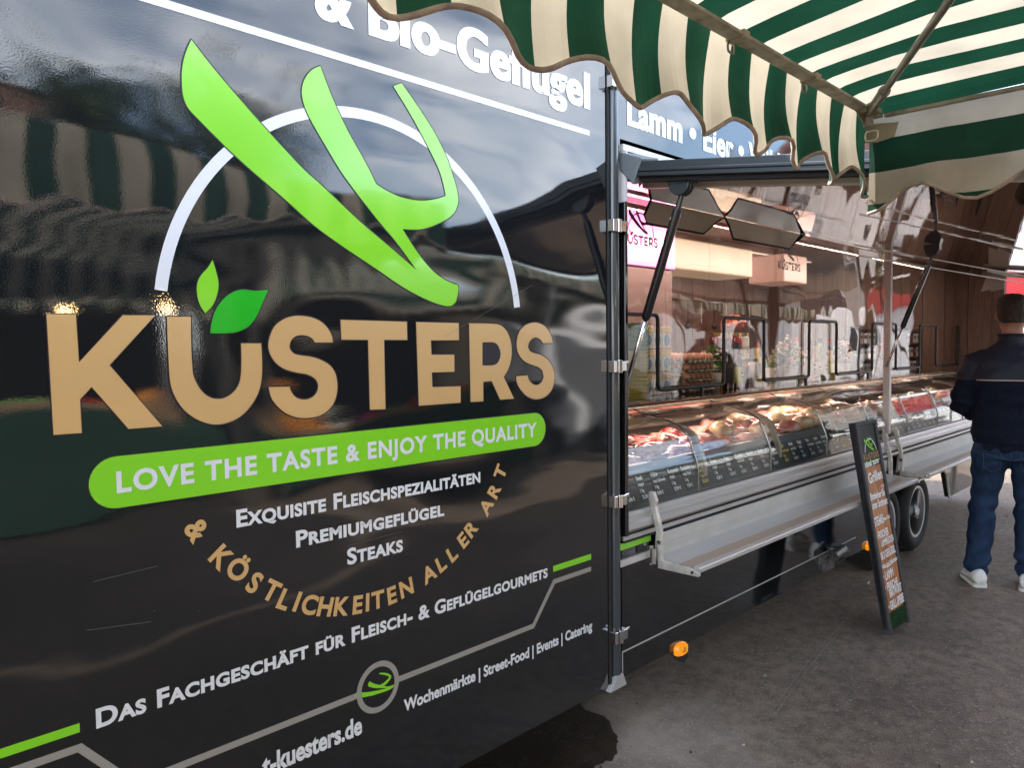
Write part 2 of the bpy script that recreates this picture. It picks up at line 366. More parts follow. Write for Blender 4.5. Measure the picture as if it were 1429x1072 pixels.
def grow(poly, d):
    """outline pushed out by d (for the dark cut edge behind a sticker)"""
    area = sum(poly[i-1][0]*poly[i][1]-poly[i][0]*poly[i-1][1] for i in range(len(poly)))
    sg = 1 if area > 0 else -1; out = []
    for i in range(len(poly)):
        a = Vector(poly[i])-Vector(poly[i-1]); b = Vector(poly[(i+1) % len(poly)])-Vector(poly[i])
        if a.length < 1e-9 or b.length < 1e-9: out.append(poly[i]); continue
        a.normalize(); b.normalize(); n_ = Vector((a.y, -a.x))+Vector((b.y, -b.x))
        if n_.length < .3: n_ = Vector((a.y, -a.x))
        n_.normalize(); out.append((poly[i][0]+n_.x*d*sg, poly[i][1]+n_.y*d*sg))
    return out
def logo(mb, M, Y=0, arc=True, mi=(0,0,0,0), word=True, swoosh=True):
    """whole emblem in its own coordinates (for small copies)"""
    if swoosh: fill(mb, [SWP], Y, mi[0], M)
    if arc:
        o, i = arcband(ARC[0], ARC[1], ARC[2]-.035, ARC[2], radians(2), radians(178)); band(mb, o, i, Y+.0004, mi[1], M)
    if word:
        for q in (KP, UP, SP, TP, EP, S2P): fill(mb, [q], Y, mi[2], M)
        fill(mb, [RP, RCP], Y, mi[2], M); fill(mb, [L1P], Y, mi[3], M); fill(mb, [L2P], Y, mi[3], M)

# ------------------------------------------------------------------ ground
def asphalt():
    M = bpy.data.materials.new('asphalt'); M.use_nodes = True; n = M.node_tree; b = n.nodes['Principled BSDF']
    t = n.nodes.new('ShaderNodeTexCoord')
    def nz_(s_, d=6, r=.5):
        a = n.nodes.new('ShaderNodeTexNoise'); a.inputs['Scale'].default_value = s_; a.inputs['Detail'].default_value = d; a.inputs['Roughness'].default_value = r; n.links.new(t.outputs['Object'], a.inputs['Vector']); return a
    big = nz_(1.1, 7, .62); fine = nz_(170, 3, .7)
    v = n.nodes.new('ShaderNodeTexVoronoi'); v.inputs['Scale'].default_value = 110; n.links.new(t.outputs['Object'], v.inputs['Vector'])
    r1 = n.nodes.new('ShaderNodeValToRGB'); r1.color_ramp.elements[0].position = .34; r1.color_ramp.elements[0].color = (.098,.073,.053,1); r1.color_ramp.elements[1].position = .68; r1.color_ramp.elements[1].color = (.195,.150,.112,1)
    n.links.new(big.outputs[0], r1.inputs[0])
    r2 = n.nodes.new('ShaderNodeValToRGB'); r2.color_ramp.elements[0].position = .36; r2.color_ramp.elements[0].color = (.45,.45,.45,1); r2.color_ramp.elements[1].position = .70; r2.color_ramp.elements[1].color = (1.7,1.65,1.6,1)
    n.links.new(fine.outputs[0], r2.inputs[0])
    m1 = n.nodes.new('ShaderNodeMix'); m1.data_type = 'RGBA'; m1.blend_type = 'MULTIPLY'; m1.inputs[0].default_value = 1; n.links.new(r1.outputs[0], m1.inputs[6]); n.links.new(r2.outputs[0], m1.inputs[7])
    mid = nz_(14, 8, .7); r3 = n.nodes.new('ShaderNodeValToRGB'); r3.color_ramp.elements[0].position = .38; r3.color_ramp.elements[0].color = (.62,.60,.58,1); r3.color_ramp.elements[1].position = .62; r3.color_ramp.elements[1].color = (1.25,1.25,1.25,1); n.links.new(mid.outputs[0], r3.inputs[0])
    m1b = n.nodes.new('ShaderNodeMix'); m1b.data_type = 'RGBA'; m1b.blend_type = 'MULTIPLY'; m1b.inputs[0].default_value = 1; n.links.new(m1.outputs[2], m1b.inputs[6]); n.links.new(r3.outputs[0], m1b.inputs[7]); m1 = m1b
    # a few pale chips of aggregate
    vs_ = n.nodes.new('ShaderNodeMath'); vs_.operation = 'GREATER_THAN'; vs_.inputs[1].default_value = .955
    sep = n.nodes.new('ShaderNodeSeparateColor'); n.links.new(v.outputs['Color'], sep.inputs[0]); n.links.new(sep.outputs[0], vs_.inputs[0])
    m2 = n.nodes.new('ShaderNodeMix'); m2.data_type = 'RGBA'; m2.inputs[7].default_value = (.20,.17,.145,1); n.links.new(vs_.outputs[0], m2.inputs[0]); n.links.new(m1.outputs[2], m2.inputs[6])
    n.links.new(m2.outputs[2], b.inputs['Base Color'])
    # soft pale patch of light beside the trailer foot, painted into the colour
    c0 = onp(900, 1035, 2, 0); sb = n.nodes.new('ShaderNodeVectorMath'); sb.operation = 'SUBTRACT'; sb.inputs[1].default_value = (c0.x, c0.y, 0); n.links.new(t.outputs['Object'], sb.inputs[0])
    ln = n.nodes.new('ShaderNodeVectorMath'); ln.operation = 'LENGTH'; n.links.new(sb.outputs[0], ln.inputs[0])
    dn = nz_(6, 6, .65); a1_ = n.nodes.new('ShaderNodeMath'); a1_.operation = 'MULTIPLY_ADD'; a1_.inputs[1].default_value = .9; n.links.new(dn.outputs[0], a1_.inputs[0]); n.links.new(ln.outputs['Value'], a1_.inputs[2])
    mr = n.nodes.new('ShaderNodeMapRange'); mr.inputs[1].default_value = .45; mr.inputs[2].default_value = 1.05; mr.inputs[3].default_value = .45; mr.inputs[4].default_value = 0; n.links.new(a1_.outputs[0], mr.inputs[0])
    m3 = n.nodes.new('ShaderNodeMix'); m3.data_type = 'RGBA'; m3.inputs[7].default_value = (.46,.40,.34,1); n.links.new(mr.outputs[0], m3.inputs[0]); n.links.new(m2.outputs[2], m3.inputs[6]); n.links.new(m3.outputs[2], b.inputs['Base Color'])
    rr = n.nodes.new('ShaderNodeMapRange'); rr.inputs[1].default_value = .35; rr.inputs[2].default_value = .65; rr.inputs[3].default_value = .52; rr.inputs[4].default_value = .85; n.links.new(big.outputs[0], rr.inputs[0]); n.links.new(rr.outputs[0], b.inputs['Roughness'])
    bp = n.nodes.new('ShaderNodeBump'); bp.inputs['Strength'].default_value = .7; bp.inputs['Distance'].default_value = .004
    ad = n.nodes.new('ShaderNodeMath'); n.links.new(fine.outputs[0], ad.inputs[0]); n.links.new(v.outputs['Distance'], ad.inputs[1]); n.links.new(ad.outputs[0], bp.inputs['Height']); n.links.new(bp.outputs[0], b.inputs['Normal'])
    MATS['asphalt'] = M; return M
g = MB(); N = 40
g.add([(-220,-220,0),(260,-220,0),(260,260,0),(-220,260,0)], [(0,1,2,3)])
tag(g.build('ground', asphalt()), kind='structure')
wet = MATS['asphalt'].copy(); wet.name = 'wet asphalt'; _b = wet.node_tree.nodes['Principled BSDF']; _l = _b.inputs['Base Color'].links[0]; _s = _l.from_socket
_m = wet.node_tree.nodes.new('ShaderNodeMix'); _m.data_type = 'RGBA'; _m.blend_type = 'MULTIPLY'; _m.inputs[0].default_value = 1; _m.inputs[7].default_value = (.13,.12,.11,1); wet.node_tree.links.new(_s, _m.inputs[6]); wet.node_tree.links.new(_m.outputs[2], _b.inputs['Base Color'])
wet.node_tree.links.remove(_b.inputs['Roughness'].links[0]); _b.inputs['Roughness'].default_value = .25; [setattr(q.inputs['Strength'], 'default_value', .15) for q in wet.node_tree.nodes if q.type == 'BUMP']; _b.inputs['Specular IOR Level'].default_value = .25
pts = [dp(861,1015,0)]
def on_ground(px, py): p = onp(px, py, 2, 0); return (p.x, p.y)
pud = smoothpoly([on_ground(*q) for q in [(640,1090),(700,1120),(830,1075),(861,1045),(858,1022),(846,1005),(815,990),(812,975),(850,960),(830,930),(700,900),(560,950)]], 6, 60)
pc = (sum(p[0] for p in pud)/len(pud), sum(p[1] for p in pud)/len(pud)); pd2 = []
for i in range(len(pud)):
    a, b = pud[i-1], pud[i]
    for q in range(4):
        x, y = a[0]+(b[0]-a[0])*q/4, a[1]+(b[1]-a[1])*q/4; k = 1+.10*noise.noise(Vector((x*9, y*9, 2)))+.05*noise.noise(Vector((x*40, y*40, 7)))
        pd2.append((pc[0]+(x-pc[0])*k, pc[1]+(y-pc[1])*k))
pud = pd2
g = MB(); g.add([(x, y, .004) for x, y in pud], [tuple(range(len(pud)))])
tag(g.build('wet_patch', wet), kind='structure')
mb = MB(); rs = random.Random(14)
for off in (0, .022):
    P = [on_ground(*q) for q in ((1206,846),(1180,868),(1150,898),(1120,935),(1095,968),(1073,1000))]
    for i in range(len(P)-1):
        if rs.random() < .15: continue
        a, b = P[i], P[i+1]; w_ = rs.uniform(.0008,.0016); d_ = Vector((b[0]-a[0], b[1]-a[1])).normalized(); n_ = Vector((-d_.y, d_.x)); o_ = n_*off
        mb.add([(a[0]+o_.x-n_.x*w_, a[1]+o_.y-n_.y*w_, .0045), (b[0]+o_.x-n_.x*w_, b[1]+o_.y-n_.y*w_, .0045), (b[0]+o_.x+n_.x*w_, b[1]+o_.y+n_.y*w_, .0045), (a[0]+o_.x+n_.x*w_, a[1]+o_.y+n_.y*w_, .0045)], [(0,1,2,3)])
tag(mb.build('ground_scratches', mat('pale scratch', (.24,.21,.18), .8)), kind='structure')
mb = MB()
for q in range(420):
    x = rs.uniform(1.6, 8.5); y = rs.uniform(-1.6, .2) if rs.random() < .5 else rs.uniform(-.25, .15)
    r = rs.uniform(.0015, .0045) if rs.random() < .93 else rs.uniform(.006,.010); blob(mb, (x, y, r*.5), r, q, 1, .3, sc=(1,rs.uniform(.5,1),.6), mi=q % 3) if False else mb.add([(x-r,y,.0),(x,y-r*.8,.0),(x+r,y,.0),(x,y+r*.9,.0),(x,y,r)], [(0,1,4),(1,2,4),(2,3,4),(3,0,4)], q % 3)
tag(mb.build('grit', [mat('light grit', (.38,.35,.30), .8), mat('dark grit', (.03,.027,.025), .8), mat('brown leaf bits', (.16,.10,.05), .8)]), 'fine grit and crumbs scattered on the asphalt along the trailer', 'grit', kind='stuff')
litter_m = mat('pale litter', (.6,.58,.5), .7); 
for i, (px, py, s_, lab) in enumerate([(1068,944,.012,'small pale green leaf scrap lying on the asphalt in the foreground'),(1213,815,.016,'cigarette end lying behind the foot of the chalk board'),(1038,1041,.006,'white crumb of litter lowest in the picture on the asphalt')]):
    x, y = on_ground(px, py); mb = MB()
    if i == 1: mb.tube([(x-.02, y, .006), (x+.02, y+.008, .006)], .004, 8)
    else: mb.prism([(x+s_*cos(a)*(1+.3*sin(3*a)), y+s_*.7*sin(a)) for a in [k*pi/4 for k in range(8)]], .001, .004, plane='XY')
    nm = ['leaf_scrap','cigarette_end','litter_crumb'][i]
    tag(mb.build(nm, litter_m if i else mat('pale leaf', (.25,.3,.2), .7)), lab, nm.replace('_', ' '))

# ------------------------------------------------------------------ the sales trailer
T = thing('market_trailer', (2.3, 0, 0), 'black and anthracite butcher sales trailer with open serving side, folding shelf and lettered hinged door', 'trailer')
XE = 8.4          # far end of the trailer
FZ = 2.158        # flap hinge height at the facade
def flapz(y): return FZ + .134*y
# hinged door panel (left)
d = MB(); d.box(-1.25, 2.268, DOOR_Y+.0, .018, .245, 2.80)
door = d.build('hinged_door', film, T)
def door_part(mb, name, mats): return mb.build(name, mats, door)
Yl = DOOR_Y-.0012
mb = MB()
for q in (KP, UP, SP, TP, EP, S2P): fill(mb, [q], Yl)
fill(mb, [RP, RCP], Yl)
door_part(mb, 'large_letters', gold_v)
mb = MB()
for q in (KP, UP, SP, TP, EP, S2P, RP): fill(mb, [grow(q, .0032)], Yl+.0005)
pill_y = 0
mbr = mb
mb = MB(); fill(mb, [L1P], Yl); door_part(mb, 'light_leaf', green_v)
mb = MB(); fill(mb, [L2P], Yl); door_part(mb, 'dark_leaf', green_d)
fill(mbr, [grow(L1P, .0022)], Yl+.0003); fill(mbr, [grow(L2P, .0022)], Yl+.0003)
fill(mbr, [grow(SWP, .003)], Yl+.0003)
mb = MB(); fill(mb, [SWP], Yl); door_part(mb, 'swoosh_emblem', green_v)
_e = [dp(216,403.8), dp(722,429)]
a1 = atan2(_e[0][1]-ARC[1], _e[0][0]-ARC[0]); a0 = atan2(_e[1][1]-ARC[1], _e[1][0]-ARC[0])
if a1 < 0: a1 += 2*pi
rin = sqrt((dp(233.6,404.3)[0]-ARC[0])**2+(dp(233.6,404.3)[1]-ARC[1])**2)
mb = MB(); o_, i_ = arcband(ARC[0], ARC[1], rin, ARC[2], a0, a1); band(mb, o_, i_, Yl+.0009); door_part(mb, 'white_arc', white_v)
# green pill with slogan
zt = (dp(250,628)[1]+dp(700,581)[1])/2; zb = (dp(250,696.5)[1]+dp(700,629)[1])/2; xl = dp(123.5,675)[0]; xr = dp(761,598)[0]
zt = (dp(160,637)[1]+dp(743,577)[1])/2; zb = (dp(160,709)[1]+dp(743,623.5)[1])/2; rr_ = (zt-zb)/2; zc = (zt+zb)/2
pill = [(xl+rr_+rr_*cos(a), zc+rr_*sin(a)) for a in [pi/2+pi*k/16 for k in range(17)]]+[(xr-rr_+rr_*cos(a), zc+rr_*sin(a)) for a in [-pi/2+pi*k/16 for k in range(17)]]
mb = MB(); fill(mb, [pill], Yl+.0004); door_part(mb, 'green_slogan_bar', green_v)
fill(mbr, [grow(pill, .0025)], Yl+.0008)
door_part(mbr, 'sticker_edge', rim_v)
def line(mb, text, s, e, top, **k):
    a = dp(*s); b = dp(*e); z = (a[1]+b[1])/2; cap = dp(*top)[1]-a[1]; letters(mb, text, a[0], b[0], z, cap, Yl, **k)
mb = MB(); line(mb, 'LOVE THE TASTE & ENJOY THE QUALITY', (162.6,685.7), (748.6,609.5), (162,657.8), bold=.034, track=.07); door_part(mb, 'slogan_lettering', white_v)
def lline(*a, **k): mb = MB(); line(mb, *a, **k); door_part(mb, 'lettering_line', white_v)
lline('Exquisite Fleischspezialitäten', (329.8,737), (670,672), (329.8,714.2), bold=.034, smallcaps=True, track=.03)
lline('Premiumgeflügel', (413,763), (619.5,719.8), (413,741.5), bold=.034, smallcaps=True, track=.03)
lline('Steaks', (484.3,787), (562,770), (484.3,766), bold=.034, smallcaps=True, track=.03)
lline('Das Fachgeschäft für Fleisch- & Geflügelgourmets', (134.2,1017.8), (764,804.5), (134,992.5), bold=.034, smallcaps=True, track=.03)
lline('Wochenmärkte | Street-Food | Events | Catering', (563.3,993.6), (826,879), (563.3,978.0), bold=.036)
mb = MB(); s_ = dp(366,1083); e_ = dp(505,1023); letters(mb, 't-kuesters.de', s_[0], e_[0], e_[1], .047, Yl, bold=.036)
door_part(mb, 'lettering_line', white_v)
mb = MB()
b0 = dp(515.6,43.7); b1 = dp(822,152.8); zz = (b0[1]+b1[1])/2
capB = (dp(822,101.5)[1]-b1[1])*.90
letters(mb, 'Bio-Geflügel', b0[0], b1[0], zz, capB, Yl, bold=.032, smear=.035, track=.03)
a_ = dp(441,20); a2_ = dp(492,35); letters(mb, '&', a_[0], a2_[0], zz, capB, Yl, bold=.032, smear=.035)
zr = [(dp(440,62)[1]+dp(822,183)[1])/2, (dp(440,71.2)[1]+dp(822,191.5)[1])/2]
fill(mb, [[(-1.2, zr[1]), (b1[0], zr[1]), (b1[0], zr[0]), (-1.2, zr[0])]], Yl)
door_part(mb, 'top_lettering', white_v)
# curved lettering
ACH = [('&',275,740),('K',309,778.5),('Ö',332,795),('S',355,813.5),('T',378.8,824.7),('L',397,837),('I',414.6,840),('C',432,844.3),('H',453.8,847),('K',476.7,846.6),('E',499,844.3),('I',512.6,841),('T',527,837.3),('E',546.7,831),('N',566.9,820.5),('A',598.5,801),('L',615.3,787),('L',630.7,773),('E',646,754),('R',657.3,738),('A',678.3,707),('R',689.5,684.8),('T',698,659)]
AC = circ3([dp(x, y) for c, x, y in ACH]); acap = .045
mb = MB()
for c, x, y in ACH:
    p = dp(x, y); a = atan2(p[1]-AC[1], p[0]-AC[0])+pi/2
    vs_, fs_ = glyph(c, .036); w_ = max(v[0] for v in vs_)+min(v[0] for v in vs_)
    P = []
    for vx, vy in vs_:
        u = (vx-w_/2)/CAPH*acap*1.0; v = (vy/CAPH-.5)*acap; P.append((p[0]+u*cos(a)-v*sin(a), Yl, p[1]+u*sin(a)+v*cos(a)))
    mb.add(P, fs_)
door_part(mb, 'curved_lettering', gold_v)
# grey circuit line, ring and green dashes
mb = MB(); gw = .0165
Lz = dp(743.8,872.8)
rc = dp(527.5,960); rr = (dp(557,950)[0]-dp(498,972)[0])/2
zA = dp(500,971.2)[1]; zB = dp(745,873)[1]; zl = (zA+zB)/2
path_band(mb, [(dp(229,1085)[0]-.02, zl-.0), (rc[0]-rr, zl)], gw, Yl)
path_band(mb, [(rc[0]+rr, zl), (dp(743.8,873)[0], zl), (dp(773,811)[0], (dp(773,811)[1]+dp(824.5,795)[1])/2), (dp(824.5,795)[0], (dp(773,811)[1]+dp(824.5,795)[1])/2)], gw, Yl)
ap = dp(111,1044); path_band(mb, [(ap[0]-.45, ap[1]-.0), (ap[0], ap[1]), (ap[0]+.085, ap[1]-.10), (dp(229,1085)[0]-.02, zl)], gw, Yl)
o_, i_ = arcband(rc[0], rc[1]+.002, rr-.0155, rr, 0, 2*pi); band(mb, o_, i_, Yl-.0004)
door_part(mb, 'grey_line', grey_v)
mb = MB()
q = [dp(0,1044.7), dp(110.8,1009.4), dp(110.8,1022.3)]; fill(mb, [[(-.6, q[2][1]), (q[1][0], q[2][1]), (q[1][0], q[1][1]), (-.6, q[1][1])]], Yl)
q = [dp(771.5,795), dp(824.5,777.3)]; fill(mb, [[(q[0][0], q[1][1]-.010), (q[1][0], q[1][1]-.010), (q[1][0], q[1][1]+.011), (q[0][0], q[1][1]+.011)]], Yl)
cxs = sum(p[0] for p in SWP)/len(SWP); czs = sum(p[1] for p in SWP)/len(SWP)
sw_w = max(p[0] for p in SWP)-min(p[0] for p in SWP); k_ = rr*1.65/sw_w
c_, s_ = cos(.30), sin(.30)
fill(mb, [[(rc[0]+((x-cxs)*k_*c_-(z-czs)*k_*s_*.8), rc[1]+.004+((x-cxs)*k_*s_+(z-czs)*k_*.75*c_)) for x, z in SWP]], Yl-.0002)
door_part(mb, 'green_marks', green_v)
# scratches and chips on the film
mb = MB(); rs = random.Random(3)
for s0, s1 in [((742,398),(620,470)),((485,762),(560,742)),((120,880),(210,868)),((130,812),(220,790))]:
    a, b = dp(*s0), dp(*s1); n_ = Vector((-(b[1]-a[1]), b[0]-a[0])).normalized()*.0004
    mb.add([(a[0]-n_.x, Yl, a[1]-n_.y), (b[0]-n_.x, Yl, b[1]-n_.y), (b[0]+n_.x, Yl, b[1]+n_.y), (a[0]+n_.x, Yl, a[1]+n_.y)], [(0,1,2,3)])
for _ in range(60):
    x = rs.uniform(.4, 2.2); z = rs.uniform(.4, 2.3); r = rs.uniform(.0004, .0012); mb.add([(x-r, Yl, z), (x, Yl, z-r), (x+r*1.5, Yl, z), (x, Yl, z+r)], [(0,1,2,3)])
door_part(mb, 'scratches', mat('dull scratch', (.16,.16,.17), .6))

# body shell of the trailer: fascia, skirt, roof, walls
XA, XB = 4.98, 6.62
FT = 2.285
mb = MB(); mb.box(2.345, XE, 0, .05, FT, 2.82); mb.box(2.325, 2.356, 0, .10, .25, FT); fascia = mb.build('facade_frame', film, T)
mb = MB(); L_ = dp(875.4,173.2,-.001); R1 = dp(1023,222,-.001); cz_ = (L_[1]+R1[1])/2
letters(mb, 'Lamm • Eier • Wild • Wurst', L_[0], R1[0], cz_, (dp(875.4,146,-.001)[1]-dp(875.4,173.2,-.001)[1])*1.42, -.0012, bold=.032, smear=.03, track=.03, width_of='Lamm • Eier')
mb.build('top_lettering', white_v, fascia)
mb = MB(); prof = [(2.325,.245),(XA,.245),(XA+.05,.52),(XB-.08,.52),(XB+.05,.30),(XE,.30),(XE,.80),(2.325,.80)]
mb.prism(prof, -.0, .03); skirt = mb.build('skirt_panel', film_low, T)
mb = MB()
z1 = .345
path_band(mb, [(2.357,.262),(2.357,z1),(XA-.25,z1)], .007, -.0012)
mb.build('pale_trim_line', mat('pale line', (.45,.45,.43), .4), skirt)
mb = MB(); q0 = dp(862,765,-.002); q1 = dp(900.6,753,-.002); zz = (q0[1]+q1[1])/2; mb.box(q0[0], 2.548, -.003, -.0005, zz-.013, zz+.012); mb.build('green_line', green_v, skirt)
mb = MB(); zg = zz-.062; mb.box(q0[0], 2.53, -.012, -.0005, zg-.012, zg+.012); mb.build('grey_rail', alu_l, skirt)
mb = MB(); mb.box(2.50, 2.53, -.03, -.0005, zg-.035, zg+.04); mb.tube([(2.515,-.04,zg-.03),(2.515,-.04,zg+.03)], .008, 8); mb.build('latch', chrome, skirt)
# wheel arch trim
mb = MB(); mb.tube([(XA-.004,-.006,.245),(XA+.045,-.006,.52),(XA+.12,-.006,.535),(XB-.13,-.006,.535),(XB-.06,-.006,.50),(XB+.05,-.006,.29)], .009, 8)
smooth_auto(mb.build('wheel_arch_trim', mat('white trim', (.7,.7,.68), .3), T))
# inner chassis, floor, roof, rear wall, arch liner
mb = MB(); mb.box(2.35, XE, .05, 2.15, .62, .70); mb.box(-1.0, XE, .6, .72, .42, .56); mb.box(-1.0, XE, 1.55, 1.67, .42, .56); mb.build('chassis', blackm, T)
mb = MB(); mb.box(2.345, XE+.03, .0, 2.18, 2.821, 2.86); mb.box(2.345, XE+.03, 2.15, 2.18, .30, 2.82); mb.box(XE, XE+.03, .0, 2.15, .30, 2.82); mb.build('outer_shell', mat('grey body paint', (.10,.105,.11), .25, coat=.4), T)
mb = MB(); mb.box(2.39, XE, .40, 2.14, 2.285, 2.30); mb.build('interior_ceiling', mat('brown ceiling board', (.09,.05,.04), .35), T)
mb = MB(); mb.box(2.325, 2.356, .10, 2.15, .70, 2.285); mb.build('partition_wall', mat('rosy partition', (.24,.12,.11), .4), T)
rp = random.Random(5)
x = 2.39; k = 0
while x < XE-.01:
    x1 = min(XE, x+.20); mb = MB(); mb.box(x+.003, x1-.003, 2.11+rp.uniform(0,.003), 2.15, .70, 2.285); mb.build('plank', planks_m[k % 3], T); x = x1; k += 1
y = .10
while y < 2.1:
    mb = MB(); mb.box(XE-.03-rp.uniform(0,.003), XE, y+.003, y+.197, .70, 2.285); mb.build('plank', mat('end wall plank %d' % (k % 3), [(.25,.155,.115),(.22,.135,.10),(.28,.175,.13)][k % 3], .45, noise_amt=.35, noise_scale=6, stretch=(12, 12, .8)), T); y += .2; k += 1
for y in (-.0,):
    mb = MB(); mb.box(XE-.03, XE+.03, .0, .10, .80, 2.285); mb.build('end_cheek', mat('end wall plank 0'), T)
# closed front body of the trailer behind the folded-back door
mb = MB(); mb.box(-1.3, 2.30, .045, 2.18, .30, 2.86); mb.build('front_body', mat('grey body paint', (.10,.105,.11), .25, coat=.4), T)
# wheels
wheel_black = rubber
def wheel(x):
    y0 = .045; c = (x, y0, .284); mb = MB(); R = .284
    prof = [(.185,.0),(.20,-.012),(.245,-.016),(.262,-.006),(R,.016),(R,.05),(R,.10),(R,.16),(.262,.185),(.2,.19),(.185,.18)]
    mb.lathe(prof, c, 48, axis='Y', cap=False); tyre = mb.build('tyre', rubber, T, smooth=True)
    g_ = MB()
    for k in range(48):
        a = 2*pi*k/48; M = Matrix.Translation((x, y0+.1, .284)) @ Matrix.Rotation(a, 4, 'Y')
        g_.box(-.006, .006, -.075, .08, R-.006, R+.004, M=M)
    g_.build('tread', rubber, tyre)
    mb = MB(); mb.lathe([(.186,-.002),(.176,.004),(.170,.03),(.150,.06),(.150,.10),(.02,.10)], c, 40, axis='Y'); rim = mb.build('rim', mat('rim dark inner', (.12,.12,.12), .35, .9), tyre, smooth=True)
    sp = MB()
    sp.lathe([(.188,-.004),(.170,-.004),(.168,.012),(.188,.012)], c, 40, axis='Y', cap=False)
    for k in range(5):
        a = 2*pi*k/5+.3
        for dx in (-.022, .022):
            M = Matrix.Translation((x, y0, .284)) @ Matrix.Scale(1.05, 4) @ Matrix.Rotation(a, 4, 'Y')
            v = [Vector(p) for p in ((dx*.6-.014,.006,.03),(dx*.6+.014,.006,.03),(dx*1.5+.010,-.002,.172),(dx*1.5-.010,-.002,.172),(dx*.6-.014,.03,.03),(dx*.6+.014,.03,.03),(dx*1.5+.010,.025,.172),(dx*1.5-.010,.025,.172))]
            sp.add([M @ q for q in v], [(0,1,2,3),(4,7,6,5),(0,4,5,1),(1,5,6,2),(2,6,7,3),(3,7,4,0)])
    sp.lathe([(.0,-.012),(.028,-.012),(.036,.0),(.04,.03)], c, 20, axis='Y')
    for k in range(5):
        a = 2*pi*k/5; sp.lathe([(.0,-.006),(.006,-.006),(.006,.01)], (x+.05*cos(a), y0, .284+.05*sin(a)), 8, axis='Y')
    smooth_auto(sp.build('spokes', mat('alloy silver', (.85,.84,.82), .3, .35), tyre))
wheel(5.38); wheel(6.03)
mb = MB(); mb.box(XA-.02, XB+.05, .28, .30, .25, .62); mb.build('arch_liner', blackm, T)
# marker lamps
amber = mat('amber lens', (.85,.26,.01), .15, coat=.8, emit=(1,.3,.0), estr=.15)
for px, py in ((949,906),(1212,762)):
    p = onY(px, py, -.005); mb = MB()
    mb.loft([[(p.x+sx*.042*cos(a)*(abs(cos(a))**-.4 if abs(cos(a)) > .2 else 1), yy, p.z+sx*.026*sin(a)*(abs(sin(a))**-.4 if abs(sin(a)) > .2 else 1)) for a in [2*pi*k/24 for k in range(24)]] for yy, sx in ((0,1.0),(-.012,1.0),(-.022,.85))])
    o = smooth_auto(mb.build('marker_lamp', amber, T, bevel=0)); 
    mb = MB(); mb.lathe([(.0,-.026),(.011,-.026),(.014,-.02)], (p.x+.004, 0, p.z), 14, axis='Y'); mb.build('reflector', mat('orange reflector', (.9,.4,.05), .1), o)
    if px < 1000: mb = MB(); mb.prism([(p.x-.03,p.z-.028),(p.x+.05,p.z-.026),(p.x+.05,p.z-.05),(p.x+.02,p.z-.066),(p.x-.01,p.z-.05)], -.012, .015); mb.build('lamp_bracket', alu_d, o)
# hitch clamp under the skirt
p = onY(1162, 778, -.03); mb = MB()
mb.box(p.x-.07, p.x+.05, -.02, .04, p.z-.07, p.z-.01); mb.tube([(p.x-.02,-.04,p.z+.01),(p.x+.10,-.05,p.z+.03)], .030, 14); mb.tube([(p.x+.06,-.06,p.z+.03),(p.x+.06,.03,p.z+.03)], .022, 12); mb.box(p.x-.12,p.x-.05,-.02,.01,p.z-.02,p.z+.02)
smooth_auto(mb.build('support_clamp', mat('galvanised', (.35,.34,.33), .4, .8, noise_amt=.4), T))
# hinge pole and hinges
mb = MB(); mb.tube([(2.296,-.012,.255),(2.296,-.012,2.50)], .0215, 24); smooth_auto(mb.build('hinge_pole', polegrey, T))
mb = MB(); mb.prism([(2.235,.238),(2.335,.238),(2.325,.262),(2.315,.285),(2.278,.285),(2.262,.258)], -.036, -.0125); mb.build('pole_foot', alu, T)
for py in (110, 313, 512, 703, 895):
    z = onY(847, py, -.03).z; mb = MB()
    mb.box(2.258, 2.276, -.044, -.013, z-.022, z+.022); mb.box(2.308, 2.334, -.044, -.013, z-.018, z+.020)
    mb.tube([(2.292,-.042,z-.024),(2.292,-.042,z+.024)], .010, 12); mb.box(2.330,2.352,-.0405,-.036,z+.01,z+.022)
    mb.build('hinge', chrome, T, bevel=.002)
mb = MB(); mb.tube([(2.263,-.014,.25),(2.263,-.014,2.8)], .006, 8); mb.build('door_seal', rubber, T)
# white drip rail and the white upright at the opening's corner
wh = mat('white lacquered profile', (.74,.71,.70), .3)
mb = MB(); z0 = onY(857, 197, -.02).z; mb.box(2.338, XE, -.03, -.001, z0-.026, z0-.002); mb.box(2.338, XE, -.012, -.001, z0-.060, z0-.040); mb.build('drip_rail', wh, T, bevel=.002)
mb = MB(); zb_ = onY(853, 278, -.03).z; mb.box(2.334, 2.341, -.045, -.0, zb_, z0-.03); mb.build('corner_upright', wh, T)
# opening jamb
mb = MB(); mb.box(2.338, 2.356, -.035, -.0005, .80, FZ); mb.build('jamb', blackg, T, bevel=.003)
mb = MB(); mb.box(5.285, 5.325, .0, .04, .92, 2.17); mb.build('centre_post', mat('post white', (.60,.55,.53), .35), T, bevel=.003)

